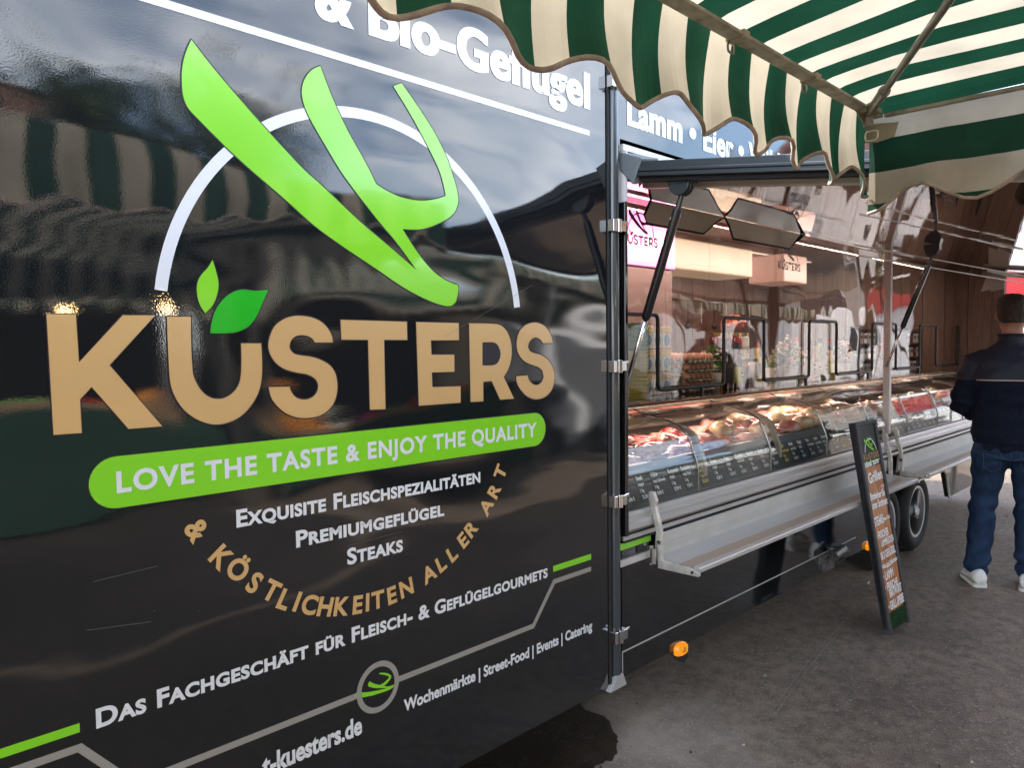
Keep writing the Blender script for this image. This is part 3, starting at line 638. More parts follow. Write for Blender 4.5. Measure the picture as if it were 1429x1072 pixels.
# serving flap, mirrored underneath
FY = -1.28
mb = MB()
def flap_box(mb, x0, x1, y0, y1, t0, t1, mi=0):
    vs = []
    for dz in (t0, t1):
        for x, y in ((x0,y0),(x1,y0),(x1,y1),(x0,y1)): vs.append((x, y, flapz(y)+dz))
    mb.add(vs, [(0,3,2,1),(4,5,6,7),(0,1,5,4),(1,2,6,5),(2,3,7,6),(3,0,4,7)], mi)
mb = MB(); flap_box(mb, 2.36, XE-.02, FY+.01, .398, .0, .004); flap = mb.build('serving_flap', mirror, T)
mb = MB(); flap_box(mb, 2.35, XE-.02, FY, -.001, .0045, .035); mb.build('flap_board', mat('flap outside', (.06,.065,.07), .2, coat=.5), flap)
mb = MB(); flap_box(mb, 2.338, 2.372, FY-.01, -.008, -.016, .038); flap_box(mb, 2.332, 2.3375, FY-.01, -.06, .000, .012); flap_box(mb, 2.372, XE-.02, FY-.02, FY-.001, -.02, .04); mb.build('flap_frame', alu_d, flap, bevel=.003)
mb = MB(); flap_box(mb, 2.36, 2.40, FY+.02, -.03, -.030, -.0165); mb.build('flap_rubber', rubber, flap)
mb = MB(); flap_box(mb, 2.50, 2.535, FY+.03, .0, -.034, -.001); mb.build('flap_batten', wh, flap, bevel=.002)
mb = MB(); p = (2.335, -.0, 2.15)
mb.add([(2.33,-.005,2.235),(2.33,-.115,2.19),(2.33,-.075,2.10),(2.33,-.02,2.16),(2.40,-.005,2.235),(2.42,-.13,2.20),(2.40,-.08,2.115),(2.40,-.02,2.16)], [(0,1,2,3),(7,6,5,4),(0,4,5,1),(1,5,6,2),(2,6,7,3),(3,7,4,0)]); mb.build('corner_cap', mat('grey cap', (.16,.18,.19), .25), flap, bevel=.004)
def strut(x, zb0, yt, flip=False):
    zt_ = flapz(yt)-.07; b = Vector((x, .012, zb0)); t = Vector((x, yt, zt_)); mid = b.lerp(t, .36)
    mb = MB(); mb.tube([b, mid+(t-mid)*.05], .0085, 10); o = mb.build('gas_strut', chrome, T, smooth=True)
    mb = MB(); mb.tube([mid, mid.lerp(t,.03), t.lerp(mid, .12)], [.012,.017,.017], 14); smooth_auto(mb.build('cylinder', blackg, o))
    mb = MB(); u = (t-b).normalized(); mb.tube([t.lerp(mid,.13), t+u*.03], .010, 8); mb.build('rod_end', alu_d, o)
    mb = MB()
    for k in range(3): mb.lathe([(.0,-.004),(.04,-.004),(.04,.004),(.0,.004)], (x-.02+.018*k, yt, zt_+.03), 18, axis='X')
    mb.box(x-.025, x+.03, yt-.045, yt+.045, zt_+.03, flapz(yt)-.002); mb.build('strut_bracket', alu_d, o, bevel=.003)
strut(2.405, 1.363, -.235)
strut(5.26, 1.36, -.25)
strut(8.25, 1.36, -.25)

# scalloped deflector panel in front of the glass top
DY = .37
dpts = [(909,274),(900,300),(904,312),(982.4,326),(1001,309),(1012,303),(1018,314),(1024,333),(1102,347),(1121,323),(1126,319)]
pl = [dp(x, y, DY) for x, y in dpts]
tz = flapz(DY)-.002
pl = [(pl[0][0], tz)]+pl[1:-1]+[(pl[-2][0]+.03, tz)]
mb = MB(); fill(mb, [pl], DY); fill(mb, [pl], DY+.008); defl = mb.build('scalloped_deflector', mat('taupe acrylic', (.55,.48,.40), .25, coat=.3), T)
mb = MB(); mb.tube([(a, DY+.004, b) for a, b in pl], .006, 8); mb.build('rubber_edge', rubber, defl, smooth=True)

# upper glass with printed logos, thin joints
GY = .41; ZT = flapz(GY); ZS = 1.245
edges = [2.36, 2.92, 3.30, 3.72, 4.15, 4.62, 5.10, 5.62, 6.2, 6.8, 7.5, XE-.03]
for a, b in zip(edges, edges[1:]):
    mb = MB(); mb.box(a+.002, b-.002, GY-.003, GY+.003, ZS, ZT); mb.build('glass_pane', pane_up, T)
brown_p = mat('brown print', (.035,.01,.012), .4)
def mini_logo(x0, x1, zc, parent, Y, mats, arc=True):
    wx = max(p[0] for p in S2P)-min(p[0] for p in KP); k = (x1-x0)/wx; cx0 = min(p[0] for p in KP); cz0 = min(p[1] for p in KP)
    M = Matrix.Translation((x0, Y, zc)) @ Matrix.Scale(k, 4) @ Matrix.Translation((-cx0, 0, -cz0))
    mb = MB(); logo(mb, M, 0, arc, (0,0,0,0)); return mb.build('printed_logo', mats, parent)
la = dp(868, 346, GY-.005); lb_ = dp(918, 346, GY-.005); mini_logo(la[0], lb_[0], lb_[1], T, GY-.0045, brown_p)
a = dp(1086, 375, GY-.005); b = dp(1117, 375, GY-.005); mini_logo(a[0], b[0], a[1], T, GY-.0045, brown_p)
a = dp(1222, 385, GY-.005); mini_logo(a[0], a[0]+.35, a[1], T, GY-.0045, mat('gold print', (.5,.4,.08), .4))

# display case
def yz(mb, prof, x0, x1, mi=0): mb.prism(prof, x0, x1, mi, 'YZ')
mb = MB(); yz(mb, [(.062,.87),(.118,.985),(.55,.99),(.88,1.03),(.88,.72),(.062,.72)], 2.36, XE-.03); mb.build('tray_base', mat('dark tray', (.03,.028,.027), .4), T)
mb = MB(); yz(mb, [(.36,1.228),(.95,1.228),(.95,1.250),(.34,1.250)], 2.36, XE-.03); mb.build('counter_top', mat('polished counter', (.10,.05,.045), .10, .3, coat=.5, noise_amt=.5, noise_scale=9, stretch=(1,6,6)), T)
mb = MB(); mb.tube([(2.39,.352,1.222),(XE-.03,.352,1.222)], .007, 8); mb.build('top_rail', mat('warm rail', (.85,.7,.5), .25, .6), T)
case_back = MB(); case_back.box(2.36, XE-.03, .88, .93, 1.0, 1.23); cb = case_back.build('case_back', mat('tan case back', (.36,.25,.19), .4), T)
mb = MB()
x = 2.45
while x < XE-.1:
    if int((x-2.45)/.02) % 22 < 17:
        for z in (1.10, 1.155): mb.box(x, x+.008, .868, .8795, z, z+.035)
    x += .02
o = mb.build('grille', blackm, cb); tag(o, kind='stuff')
for i, x in enumerate([2.45,2.95,3.5,4.1,4.75,5.45,6.2,7.0]):
    mb = MB(); mb.box(x, x+.33, .60, .63, 1.165, 1.20); mb.build('wooden_slat', mat('pale wood slat', (.42,.26,.17), .4, noise_amt=.3, stretch=(2,20,20)), T)
for i, x in enumerate([2.6, 3.4, 4.6]):
    mb = MB(); mb.box(x, x+.6, .50, .58, 1.185, 1.215); mb.build('red_shelf', mat('red brown shelf', (.30,.06,.045), .25), T)
gp = [(.012,.885),(.012,.93),(.012,.975),(.019,1.012),(.035,1.05),(.054,1.097),(.078,1.140),(.150,1.178),(.25,1.200),(.355,1.214)]
def offs(pr, d):
    out = []
    for i in range(len(pr)):
        a = Vector(pr[max(i-1,0)]); b = Vector(pr[min(i+1,len(pr)-1)]); t = (b-a).normalized(); out.append((pr[i][0]+t.y*d, pr[i][1]-t.x*d))
    return out
import itertools
def dens(pr, k=4):
    P = [Vector(p) for p in pr]; out = []
    for i in range(len(P)-1):
        p0 = P[max(i-1,0)]; p1 = P[i]; p2 = P[i+1]; p3 = P[min(i+2,len(P)-1)]
        for q in range(k):
            t = q/k; out.append(.5*((2*p1)+(-p0+p2)*t+(2*p0-5*p1+4*p2-p3)*t*t+(-p0+3*p1-3*p2+p3)*t**3))
    out.append(P[-1]); return [(p.x, p.y) for p in out]
gpd = dens(gp)
cx_ = [2.395, 2.52, 3.27, 4.02, 4.77, 5.52, 6.27, 7.02, 7.77, XE-.03]
cx_ = [2.365, 2.93, 3.62, 4.31, 5.0, 5.69, 6.38, 7.07, 7.76, XE-.03]
for a, b in zip(cx_, cx_[1:]):
    A = gpd; B = offs(gpd, .005); mb = MB(); mb.prism(A+B[::-1], a+.003, b-.003, 0, 'YZ'); smooth_auto(mb.build('curved_glass', pane, T), 30)
for i, x in enumerate(cx_[1:-1]):
    mb = MB(); mb.tube([(x, p[0]-.002, p[1]) for p in gpd[:-2]]+[(x, gpd[-1][0], gpd[-1][1]+.012)], .0035, 6); mb.build('glass_joint', mat('joint chrome', (.35,.35,.33), .2, .9), T, smooth=True)
for i, x in enumerate([3.05, 3.80, 4.55, 5.5, 6.5, 7.5]):
    inner = offs(gpd, .03); in2 = offs(gpd, .055); mb = MB(); mb.prism(inner+in2[::-1], x-.014, x+.014, 0, 'YZ'); mb.build('curved_bracket', mat('beige bracket', (.42,.36,.29), .45), T, bevel=.002)
mb = MB(); yz(mb, [(.030,.875),(.034,.90),(.094,1.030),(.115,1.032),(.115,.96),(.06,.875)], 2.36, XE-.03); rail = mb.build('price_rail', mat('black price rail', (.012,.013,.012), .35), T)
mb = MB(); yz(mb, [(.0,.845),(.0,.862),(.01,.874),(.045,.874),(.05,.845)], 2.36, XE-.03); yz(mb, [(-.006,.80),(-.02,.815),(-.02,.835),(-.008,.8445),(.04,.8445),(.04,.80)], 2.36, XE-.03)
yz(mb, [(-.006,.775),(-.006,.7935),(.04,.7935),(.04,.775)], 2.36, XE-.03)
mb.build('front_sill', alu, T)
mb = MB(); yz(mb, [(-.010,.7935),(-.012,.7995),(.03,.7995),(.03,.7935)], 2.36, XE-.03); yz(mb, [(-.008,.766),(-.008,.7745),(.03,.7745),(.03,.766)], 2.36, XE-.03); mb.build('sill_seal', rubber, T)
# folding shelves
for x0, x1 in ((2.56, 5.17), (5.40, XE-.05)):
    sh = MB(); yz(sh, [(-.010,.660),(-.022,.660),(-.030,.765),(-.018,.767)], x0, x1); shelf = sh.build('folding_shelf', alu_l, T)
    mb = MB(); yz(mb, [(-.0225,.665),(-.0225,.678),(-.125,.669),(-.125,.657)], x0, x1); mb.build('ledge', alu, shelf)
    mb = MB(); yz(mb, [(-.1255,.657),(-.1255,.6695),(-.190,.6665),(-.190,.654)], x0, x1); mb.build('ledge_strip', mat('tan strip', (.42,.33,.25), .35, .2), shelf)
    mb = MB(); yz(mb, [(-.1905,.650),(-.1905,.672),(-.212,.668),(-.215,.660),(-.212,.649)], x0, x1); yz(mb, [(-.2125,.652),(-.2125,.664),(-.220,.662),(-.220,.653)], x0, x1); mb.build('ledge_rim', alu, shelf)
    mb = MB()
    for q in range(3): yz(mb, [(-.0226-.001*q,.700+.012*q),(-.0275-.001*q,.7005+.012*q),(-.0275-.001*q,.7025+.012*q),(-.0226-.001*q,.703+.012*q)], x0, x1)
    mb.build('ribs', alu, shelf)
    for xb in (x0-.016, x1+.003):
        pf = [(.0,.940),(-.022,.940),(-.035,.905),(-.030,.885),(-.048,.83),(-.060,.77),(-.060,.675),(-.130,.668),(-.175,.668),(-.222,.655),(-.222,.640),(-.180,.640),(-.042,.640),(-.036,.77),(-.022,.83),(-.008,.88),(.0,.905)]
        mb = MB(); mb.prism(pf, xb-.008, xb+.012, 0, 'YZ'); mb.build('shelf_bracket', mat('cast bracket', (.66,.61,.55), .42, .2, noise_amt=.25, noise_scale=30), shelf, bevel=.003)
        mb = MB(); mb.lathe([(.0,-.016),(.006,-.016),(.007,-.008)], (xb, -.2, .655), 10, axis='X'); mb.lathe([(.0,-.014),(.009,-.014),(.01,-.008)], (xb, -.05, .745), 10, axis='X'); mb.build('bolt', chrome, shelf)

# warm lamps inside and an added fill light over the goods
for i, (x, y, z, l_, e) in enumerate([(3.4, .55, 1.222, .9, .75), (4.6, .55, 1.222, .9, .75), (6.0,.55,1.222,.9,.7),(7.3,.55,1.222,.9,.7)]):
    mb = MB(); mb.tube([(x-l_/2, y-.08, z-.012), (x+l_/2, y-.08, z-.012)], .009, 10); o = mb.build('lamp_tube', mat('warm tube', (1,.8,.65), .4, emit=(1,.70,.55), estr=3), T, smooth=True)
    li = bpy.data.lights.new('case_light', 'AREA'); li.shape = 'RECTANGLE'; li.size = l_; li.size_y = .03; li.energy = e; li.color = (1,.86,.76); lo = bpy.data.objects.new('case_light', li); COL.objects.link(lo); lo.location = (x, y-.08, z-.03)
mb = MB(); mb.box(4.05, 5.28, .95, 1.25, 2.0, 2.20); mb.build('light_box', mat('cream light box', (.17,.13,.085), .4, emit=(1,.72,.45), estr=.07), T, bevel=.01)
mb = MB(); mb.box(5.80, 6.22, .95, 1.25, 2.0, 2.22); mb.build('light_box', mat('rosy light box', (.19,.11,.09), .4, emit=(1,.55,.40), estr=.06), T, bevel=.01)
mb = MB(); mb.box(3.25, 4.0, .80, .82, 1.97, 2.275); o = mb.build('backlit_panel', mat('pink backlit panel', (.8,.2,.5), .3, emit=(1,.24,.62), estr=.22), T)
mb = MB(); mb.box(3.25, 4.0, .82, .84, 1.25, 1.9695); mb.build('wall_board', mat('pale pink board', (.17,.095,.085), .4), T)
li = bpy.data.lights.new('room_light', 'AREA'); li.shape = 'RECTANGLE'; li.size = 4; li.size_y = .15; li.energy = 9; li.color = (1,.68,.58); lo = bpy.data.objects.new('room_light', li); COL.objects.link(lo); lo.location = (5.2, 1.4, 2.27)
li = bpy.data.lights.new('goods_fill_light', 'AREA'); li.shape = 'RECTANGLE'; li.size = 5; li.size_y = .05; li.energy = 18; li.color = (1,.90,.80); lo = bpy.data.objects.new('goods_fill_light', li); COL.objects.link(lo); lo.location = (5.2, .46, 2.17); lo.rotation_euler = (radians(76), 0, 0)  # strip light added out of view to brighten the goods
mb = MB(); mb.box(2.7, 7.7, .445, .475, 2.176, 2.196); mb.build('fill_light_bar', mat('ceiling lamp and fill bar', (1,.8,.7), .4), T)  # bar added to carry that strip light
mb = MB(); mb.box(3.2, 7.2, 1.33, 1.47, 2.274, 2.284); mb.build('ceiling_lamp', mat('ceiling lamp and fill bar', (1,.8,.7), .4, emit=(1,.7,.6), estr=.5), T)

# black wire rail that loops over the glass niches
WY = .385; zl_, zh = 1.30, 1.665
path = []; nich = [(2.42,onY(918,500,WY).x)]+[(onY(a,500,WY).x, onY(b,500,WY).x) for a, b in ((1010,1066),(1129,1167),(1217,1250),(1283,1306),(1335,1352))]
def rnd(a, b, c, r=.03, n=4):
    a, b, c = Vector(a), Vector(b), Vector(c); u = (a-b).normalized(); v = (c-b).normalized(); o = []
    for k in range(n+1):
        t = k/n; o.append((b+u*r)*(1-t)**2+2*b*t*(1-t)+(b+v*r)*t**2)
    return o
cor = [(2.40,WY,zl_)]
for a, b in nich: cor += [(a,WY,zl_),(a,WY,zh),(b,WY,zh),(b,WY,zl_)]
cor += [(XE-.05,WY,zl_)]
path = [Vector(cor[0])]
for a, b, c in zip(cor, cor[1:], cor[2:]): path += rnd(a, b, c)
path.append(Vector(cor[-1])); mb = MB(); mb.tube(path, .010, 8); mb.build('wire_rail', blackm, T, smooth=True)
mb = MB()
for x in (2.42, 3.6, 4.9, 6.0, 7.2): mb.box(x-.008, x+.008, WY-.008, WY+.008, 1.25, zl_)
mb.build('rail_feet', blackm, T)
def cleat(mb): pass
# rods under the flap
mb = MB(); z = 2.0; mb.tube([(4.4,-.10,2.06),(XE-.1,-.62,1.98)], .004, 6); mb.tube([(4.4,-.12,2.00),(XE-.1,-.60,1.93)], .004, 6); mb.build('thin_rods', alu, T)
mb = MB(); mb.tube([(6.2,-.33,2.02),(6.8,-.40,2.00)], .012, 8); mb.build('rod_sleeve', blackm, T)

# ------------------------------------------------------------------ market canopy over the viewer
KX, KY, KZ = 2.27, -.917, 2.165     # inner corner
LX, LY = 4.2, 3.0
XW, YN = KX-LX, KY-LY
PIT = (KX-.633)/19
LOWS = [.609,.886,1.155,1.396,1.624,1.813,2.04,2.25]
def phase(x):
    L = LOWS
    if x < L[0]: return (x-L[0])/.265
    for i in range(len(L)-1):
        if x <= L[i+1]: return i+(x-L[i])/(L[i+1]-L[i])
    return len(L)-1+(x-L[-1])/.25
def stripe(k): return 1 if k % 2 == 0 else 0      # 1 green
canopy = thing('market_canopy', (KX-LX/2, KY-LY/2, 0), 'green and cream striped market canopy with scalloped valance overhead, nearest to the trailer', 'canopy')
def roofz(x, y):
    a = .12*(KY-y); b = .08*(KX-x); c = .12*(y-YN); d_ = .08*(x-XW)
    h = min(a, b, c, d_); base = KZ+h
    e = min(KY-y, y-YN, KX-x, x-XW)
    return base - .012*math.exp(-((e)/.02)**1) - .010*sin(pi*min(1, e/1.2))+.004*sin(x*9+y*4)
xs = []; ks = []
k = 18
x = KX
cols = []   # (x, stripe index of the cell to the next lower x)
while x > XW+1e-6:
    x1 = KX-(19-k)*PIT; x1 = max(x1, XW)
    for q in range(3): cols.append((x+(x1-x)*q/3, k))
    x = x1; k -= 1
cols.append((XW, k))
ysr = [KY-LY*t for t in [0,.004,.012,.03,.06,.1,.15,.2,.27,.34,.42,.5,.58,.66,.74,.82,.9,.96,1]]
mb = MB(); vs_ = [(x, y, roofz(x, y)) for x, _ in cols for y in ysr]; ny = len(ysr)
for i in range(len(cols)-1):
    mb.add([vs_[i*ny+j] for j in range(ny)]+[vs_[(i+1)*ny+j] for j in range(ny)], [(j, j+1, ny+j+1, ny+j) for j in range(ny-1)], stripe(cols[i][1]))
mb.build('roof_canvas', [cream_f, green_f], canopy, smooth=True)
ZBAR = KZ-.012
def valance(along, fixed, a0, a1, side, cells, name, horizontal=False):
    """side: outward sign; hanging cloth below the roof edge"""
    mb = MB(); bottom = []; rows = 9
    n = len(cells)
    def P(a, t):
        ph = phase(a) if along == 'x' else (KY-a-.0)/.265
        low = (.5+.5*cos(2*pi*ph)); dd = abs(a-(KX if along == 'x' else KY)); near = .55*math.exp(-dd/.45); fade = 1-math.exp(-dd/.05)
        zb = 1.992-.046*low-.035*near*low
        zb -= (.045 if along == 'y' else 0); top = ZBAR; z = top+(zb-top)*t
        wv = fade*((.010+.022*near)*t*sin(2*pi*ph*1.0+.6)+.005*t*sin(2*pi*ph*2.3+1)*(1+near))
        bulge = .010*sin(pi*t)
        shift = .016*near*sin(t*5+a*9)*t*fade
        out = fixed+side*(bulge)+wv
        return (a+shift, out, z) if along == 'x' else (out, a+shift*.5, z)
    if not horizontal:
        for (a, k), (b, _) in zip(cells, cells[1:]):
            vs = [P(a, r/rows) for r in range(rows+1)]+[P(b, r/rows) for r in range(rows+1)]
            mb.add(vs, [(r, r+1, rows+r+2, rows+r+1) for r in range(rows)], stripe(k))
        bottom = [P(a, 1) for a, _ in cells]
    else:
        N_ = 100; zs = [0, .068, .068+.0885, .068+.177, .068+.2655]
        def zP(a, dz):
            zb = P(a, 1)[2]; H = ZBAR-zb; t = min(1, dz/H); p = P(a, t); return p
        for i in range(N_):
            a = a0+(a1-a0)*i/N_; b = a0+(a1-a0)*(i+1)/N_
            for s_ in range(4):
                for q in range(3):
                    d0 = zs[s_]+(zs[s_+1]-zs[s_])*q/3; d1 = zs[s_]+(zs[s_+1]-zs[s_])*(q+1)/3
                    Ha = ZBAR-P(a, 1)[2]; Hb = ZBAR-P(b, 1)[2]
                    if d0 >= Ha and d0 >= Hb: continue
                    mb.add([zP(a, d0), zP(a, d1), zP(b, d1), zP(b, d0)], [(0,1,2,3)], s_ % 2)
        bottom = [P(a0+(a1-a0)*i/N_, 1) for i in range(N_+1)]
    o = mb.build('valance', [cream_f, green_f], canopy, smooth=True)
    mb = MB(); mb.tube([(p[0], p[1], p[2]) for p in bottom], .0048, 6); mb.build('piping', piping_m, o, smooth=True)
    return o
fine = []
for (a, k), (b, _) in zip(cols, cols[1:]):
    fine += [(a, k), ((a+b)/2, k)]
fine.append(cols[-1])
valance('x', KY, KX, XW, 1, fine, 'valance')
valance('y', KX, KY, YN, 1, [], 'valance', True)
valance('x', YN, KX, XW, -1, fine, 'valance')
valance('y', XW, KY, YN, -1, [], 'valance', True)
# perimeter bars, ribs, pole
mb = MB(); zb_ = KZ-.022
mb.box(XW, KX-.03, KY-.050, KY-.016, zb_-.010, zb_); mb.build('edge_bar', bar_m, canopy, bevel=.003)
mb = MB(); mb.box(KX-.030, KX-.012, YN, KY-.05, zb_-.008, zb_+.002); mb.build('edge_bar', bar_m, canopy, bevel=.003)
mb = MB(); mb.box(XW, KX-.03, YN+.016, YN+.05, zb_-.010, zb_); mb.build('edge_bar', bar_m, canopy)
mb = MB(); mb.box(XW+.012, XW+.03, YN, KY-.05, zb_-.008, zb_+.002); mb.build('edge_bar', bar_m, canopy)
rodm = mat('worn steel rod', (.40,.38,.34), .35, .85, noise_amt=.35, noise_scale=25)
CC = onp(1212, 158, 2, KZ-.045); TT = onp(1325, 0, 2, KZ-.035+.02)
apex = Vector((KX-LX/2, KY-LY/2, roofz(KX-LX/2, KY-LY/2)-.06))
u = (TT-CC).normalized(); R1_ = CC+u*3.0; R1_ = Vector((CC.x+(TT.x-CC.x)*4, CC.y+(TT.y-CC.y)*4, CC.z+(TT.z-CC.z)*4))
mb = MB(); mb.tube([CC+u*.03, R1_], .0085, 12); rib = mb.build('rib', rodm, canopy, smooth=True)
mb = MB(); mb.tube([CC+u*.02, CC+u*.15], .0125, 12); mb.tube([CC+u*.145, CC+u*.16], .014, 12); smooth_auto(mb.build('sleeve', rodm, rib))
for cxy in ((XW+.04, KY-.04), (XW+.04, YN+.04), (KX-.04, YN+.04)):
    mb = MB(); mb.tube([(cxy[0], cxy[1], KZ-.04), apex], .0085, 8); mb.build('rib', rodm, canopy, smooth=True)
mb = MB()
v_ = Vector((0,0,1)); A_ = Vector((-1,0,0)); B_ = Vector((0,-1,0))
mb.box(CC.x-.035, CC.x+.012, CC.y-.030, CC.y+.012, CC.z-.004, CC.z+.008)
mb.tube([CC+Vector((0,0,-.035)), CC+Vector((0,0,.01))], .013, 8)
mb.tube([CC+u*.05+Vector((0,0,.004)), CC-u*.02], [.012,.018], 8)
mb.add([CC+Vector(p) for p in ((-.07,.008,.0),(-.02,.008,-.022),(.005,.008,-.03),(.012,.008,.012),(-.07,.012,.0),(-.02,.012,-.022),(.005,.012,-.03),(.012,.012,.012))], [(0,1,2,3),(7,6,5,4),(0,4,5,1),(1,5,6,2),(2,6,7,3),(3,7,4,0)])
mb.build('corner_bracket', mat('cast corner', (.36,.33,.28), .5, .4, noise_amt=.4, noise_scale=40), canopy, bevel=.002)
mb = MB(); cx0 = KX-.012
pt = [(KY+.004-.055,-.035),(KY-.055,-.085),(KY-.022,-.097),(KY+.0,-.09),(KY+.003,-.03)]
mb.prism([(y-.0, KZ+z-.004) for y, z in [(KY-.085,-.045),(KY-.075,-.082),(KY-.03,-.090),(KY+.0,-.085),(KY+.0,-.035)]], cx0-.010, cx0-.006, 0, 'YZ')
mb.build('corner_patch', cream_f, canopy)
def dring(c, r=.016, ax='x'):
    mb = MB(); P = []
    for k in range(16):
        a = 2*pi*k/16; ca, sa = cos(a), sin(a); s1 = (abs(ca)**.6)*(1 if ca > 0 else -1)*r; s2 = (abs(sa)**.6)*(1 if sa > 0 else -1)*r*.8
        P.append((c[0], c[1]+s1, c[2]+s2) if ax == 'x' else (c[0]+s1, c[1], c[2]+s2))
    mb.tube(P, .0024, 6, closed=True); return mb
rg = CC+Vector((-.01,-.012,-.062)); dring(rg).build('d_ring', mat('pale ring', (.7,.62,.5), .35, .5), canopy, smooth=True)
for px, py in ((1028,34),(1130,102)):
    p = onp(px, py, 1, KY-.03); dring((p.x, KY-.018, KZ-.044), .014, 'y').build('d_ring', rodm, canopy, smooth=True)
    mb = MB(); mb.box(p.x-.012, p.x+.012, KY-.053, KY-.012, zb_-.012, zb_+.003); mb.build('loop_strap', cream_f, canopy)
mb = MB(); mb.tube([(KX-LX/2, KY-LY/2, 0), apex], .03, 16); mb.build('pole', rodm, canopy, smooth=True)
mb = MB(); mb.lathe([(.0,0),(.3,0),(.3,.03),(.05,.06),(.05,.2),(.0,.2)], (KX-LX/2, KY-LY/2, 0), 24); mb.build('base_plate', rubber, canopy)

# ------------------------------------------------------------------ goods on the counter and in the case
def blob(mb, c, r, seed=0, sub=2, amp=.25, fr=3.0, mi=0, sc=(1,1,1), rz=0):
    bm = bmesh.new(); bmesh.ops.create_icosphere(bm, subdivisions=sub, radius=1)
    vs = []
    for v in bm.verts:
        n_ = noise.noise(v.co*fr*.5+Vector((seed*3.1, seed*1.7, seed)))*amp*2+noise.noise(v.co*fr*1.6+Vector((seed, seed*2.1, 5)))*amp
        p = v.co*(1+n_); p = Vector((p.x*sc[0], p.y*sc[1], p.z*sc[2]))*r; vs.append((c[0]+p.x*cos(rz)-p.y*sin(rz), c[1]+p.x*sin(rz)+p.y*cos(rz), c[2]+p.z))
    bm.verts.index_update(); fs = [tuple(v.index for v in f.verts) for f in bm.faces]; bm.free(); mb.add(vs, fs, mi); return mb
meats = [('red_meat', mat('raw red meat', (.42,.035,.03), .28, col2=(.75,.40,.33), noise_scale=22, coat=.5, ramp=(.45,.68)), 'dark red marbled raw meat joint'),
         ('pink_meat', mat('raw pink meat', (.62,.20,.15), .28, col2=(.85,.58,.46), noise_scale=16, coat=.5, ramp=(.4,.7)), 'pink raw pork piece with pale fat'),
         ('chicken', mat('poultry skin', (.74,.43,.20), .3, col2=(.85,.63,.42), noise_scale=12, coat=.5), 'golden plucked chicken piece'),
         ('sausage', mat('sausage skin', (.55,.17,.08), .25, col2=(.75,.38,.22), noise_scale=25, coat=.5), 'reddish brown sausage'),
         ('packed_meat', mat('film wrapped meat', (.60,.13,.10), .08, col2=(.85,.55,.48), noise_scale=10, coat=1), 'film wrapped fresh meat pack')]
ordn = ['first','second','third','fourth','fifth','sixth','seventh','eighth','ninth','tenth']
rm = random.Random(11)
bays = [(2.46,2.90,[0,0,0,3]),(2.98,3.58,[0,0,1,0,1]),(3.66,4.27,[1,2,1,4]),(4.35,4.96,[2,2,4,1]),(5.04,5.65,[3,2,1,2]),(5.73,6.34,[2,1,3]),(6.42,7.03,[1,2]),(7.11,7.9,[2,1])]
spots_row = ['front row','middle row','back row']
for bi, (xa, xb, kinds) in enumerate(bays):
    ncol = 4 if bi < 5 else 3
    for r in range(3):
        y = .20+.155*r; zt = .999+.006*r
        for c in range(ncol):
            if bi < 5 or r < 2:
                ki = kinds[(c+r) % len(kinds)]; nm, mm, lab = meats[ki]; x = xa+(xb-xa)*(c+.5)/ncol; mb = MB(); rad = .072
                if ki == 3:
                    for q in range(1):
                        P = [(x-.10+.04*t, y+.03*sin(t*1.3), zt+.055+.006*sin(t*2)) for t in range(6)]; mb.tube(P, [.010,.022,.024,.024,.022,.010], 10)
                elif ki == 2:
                    blob(mb, (x, y, zt+.05), .066, bi*31+r*7+c, 3, .13, 2.2, sc=(1.15,.85,.72), rz=rm.uniform(-.5,.5))
                    for sg in (-1, 1): mb.tube([(x+.035, y+sg*.038, zt+.045),(x+.075, y+sg*.036, zt+.066),(x+.105, y+sg*.03, zt+.05)], [.028,.019,.009], 8)
                elif ki == 4 or (c+r+bi) % 3 == 0: blob(mb, (x, y, zt+.038), rad, bi*31+r*7+c, 3, .20, 3.2, sc=(rm.uniform(.85,1.1), rm.uniform(.75,1), rm.uniform(.45,.6)), rz=rm.uniform(0,3))
                else:
                    a_ = rm.uniform(-.4, .4)
                    for q in range(4): blob(mb, (x-.045+.028*q, y+rm.uniform(-.006,.006), zt+.020+.007*q), .056, bi*31+r*7+c+q*.1, 2, .14, 2.5, sc=(.9,1.15,.22), rz=a_+.1*q)
                o = mb.build(nm, mm, None, smooth=True, loc=(x, y, zt))
                tag(o, '%s, %s display bay, %s, %s from left' % (lab, ordn[bi], spots_row[r], ordn[c]), 'meat', 'fresh meat laid out in the display case')
# steel trays beneath
stl = mat('steel tray', (.5,.5,.5), .3, .9)
def tray(x0, x1):
    mb = MB(); mb.box(x0, x1, .125, .60, .0, .003); 
    for a in ((x0,x1,.121,.125),(x0,x1,.60,.604),(x0,x0+.004,.125,.60),(x1-.004,x1,.125,.60)): mb.box(a[0],a[1],a[2],a[3],.003,.014)
    # tilt to follow the case floor
    mb.v = [(x, y, z+.9925) for x, y, z in mb.v]; return mb
for bi, (xa, xb, kinds) in enumerate(bays):
    o = tray(xa-.04, xb+.04).build('steel_tray', stl, None, loc=(xa, .5, .96)); tag(o, 'steel tray under the meat of the %s display bay from the hinged door' % ordn[bi], 'tray', 'steel trays in the display case')
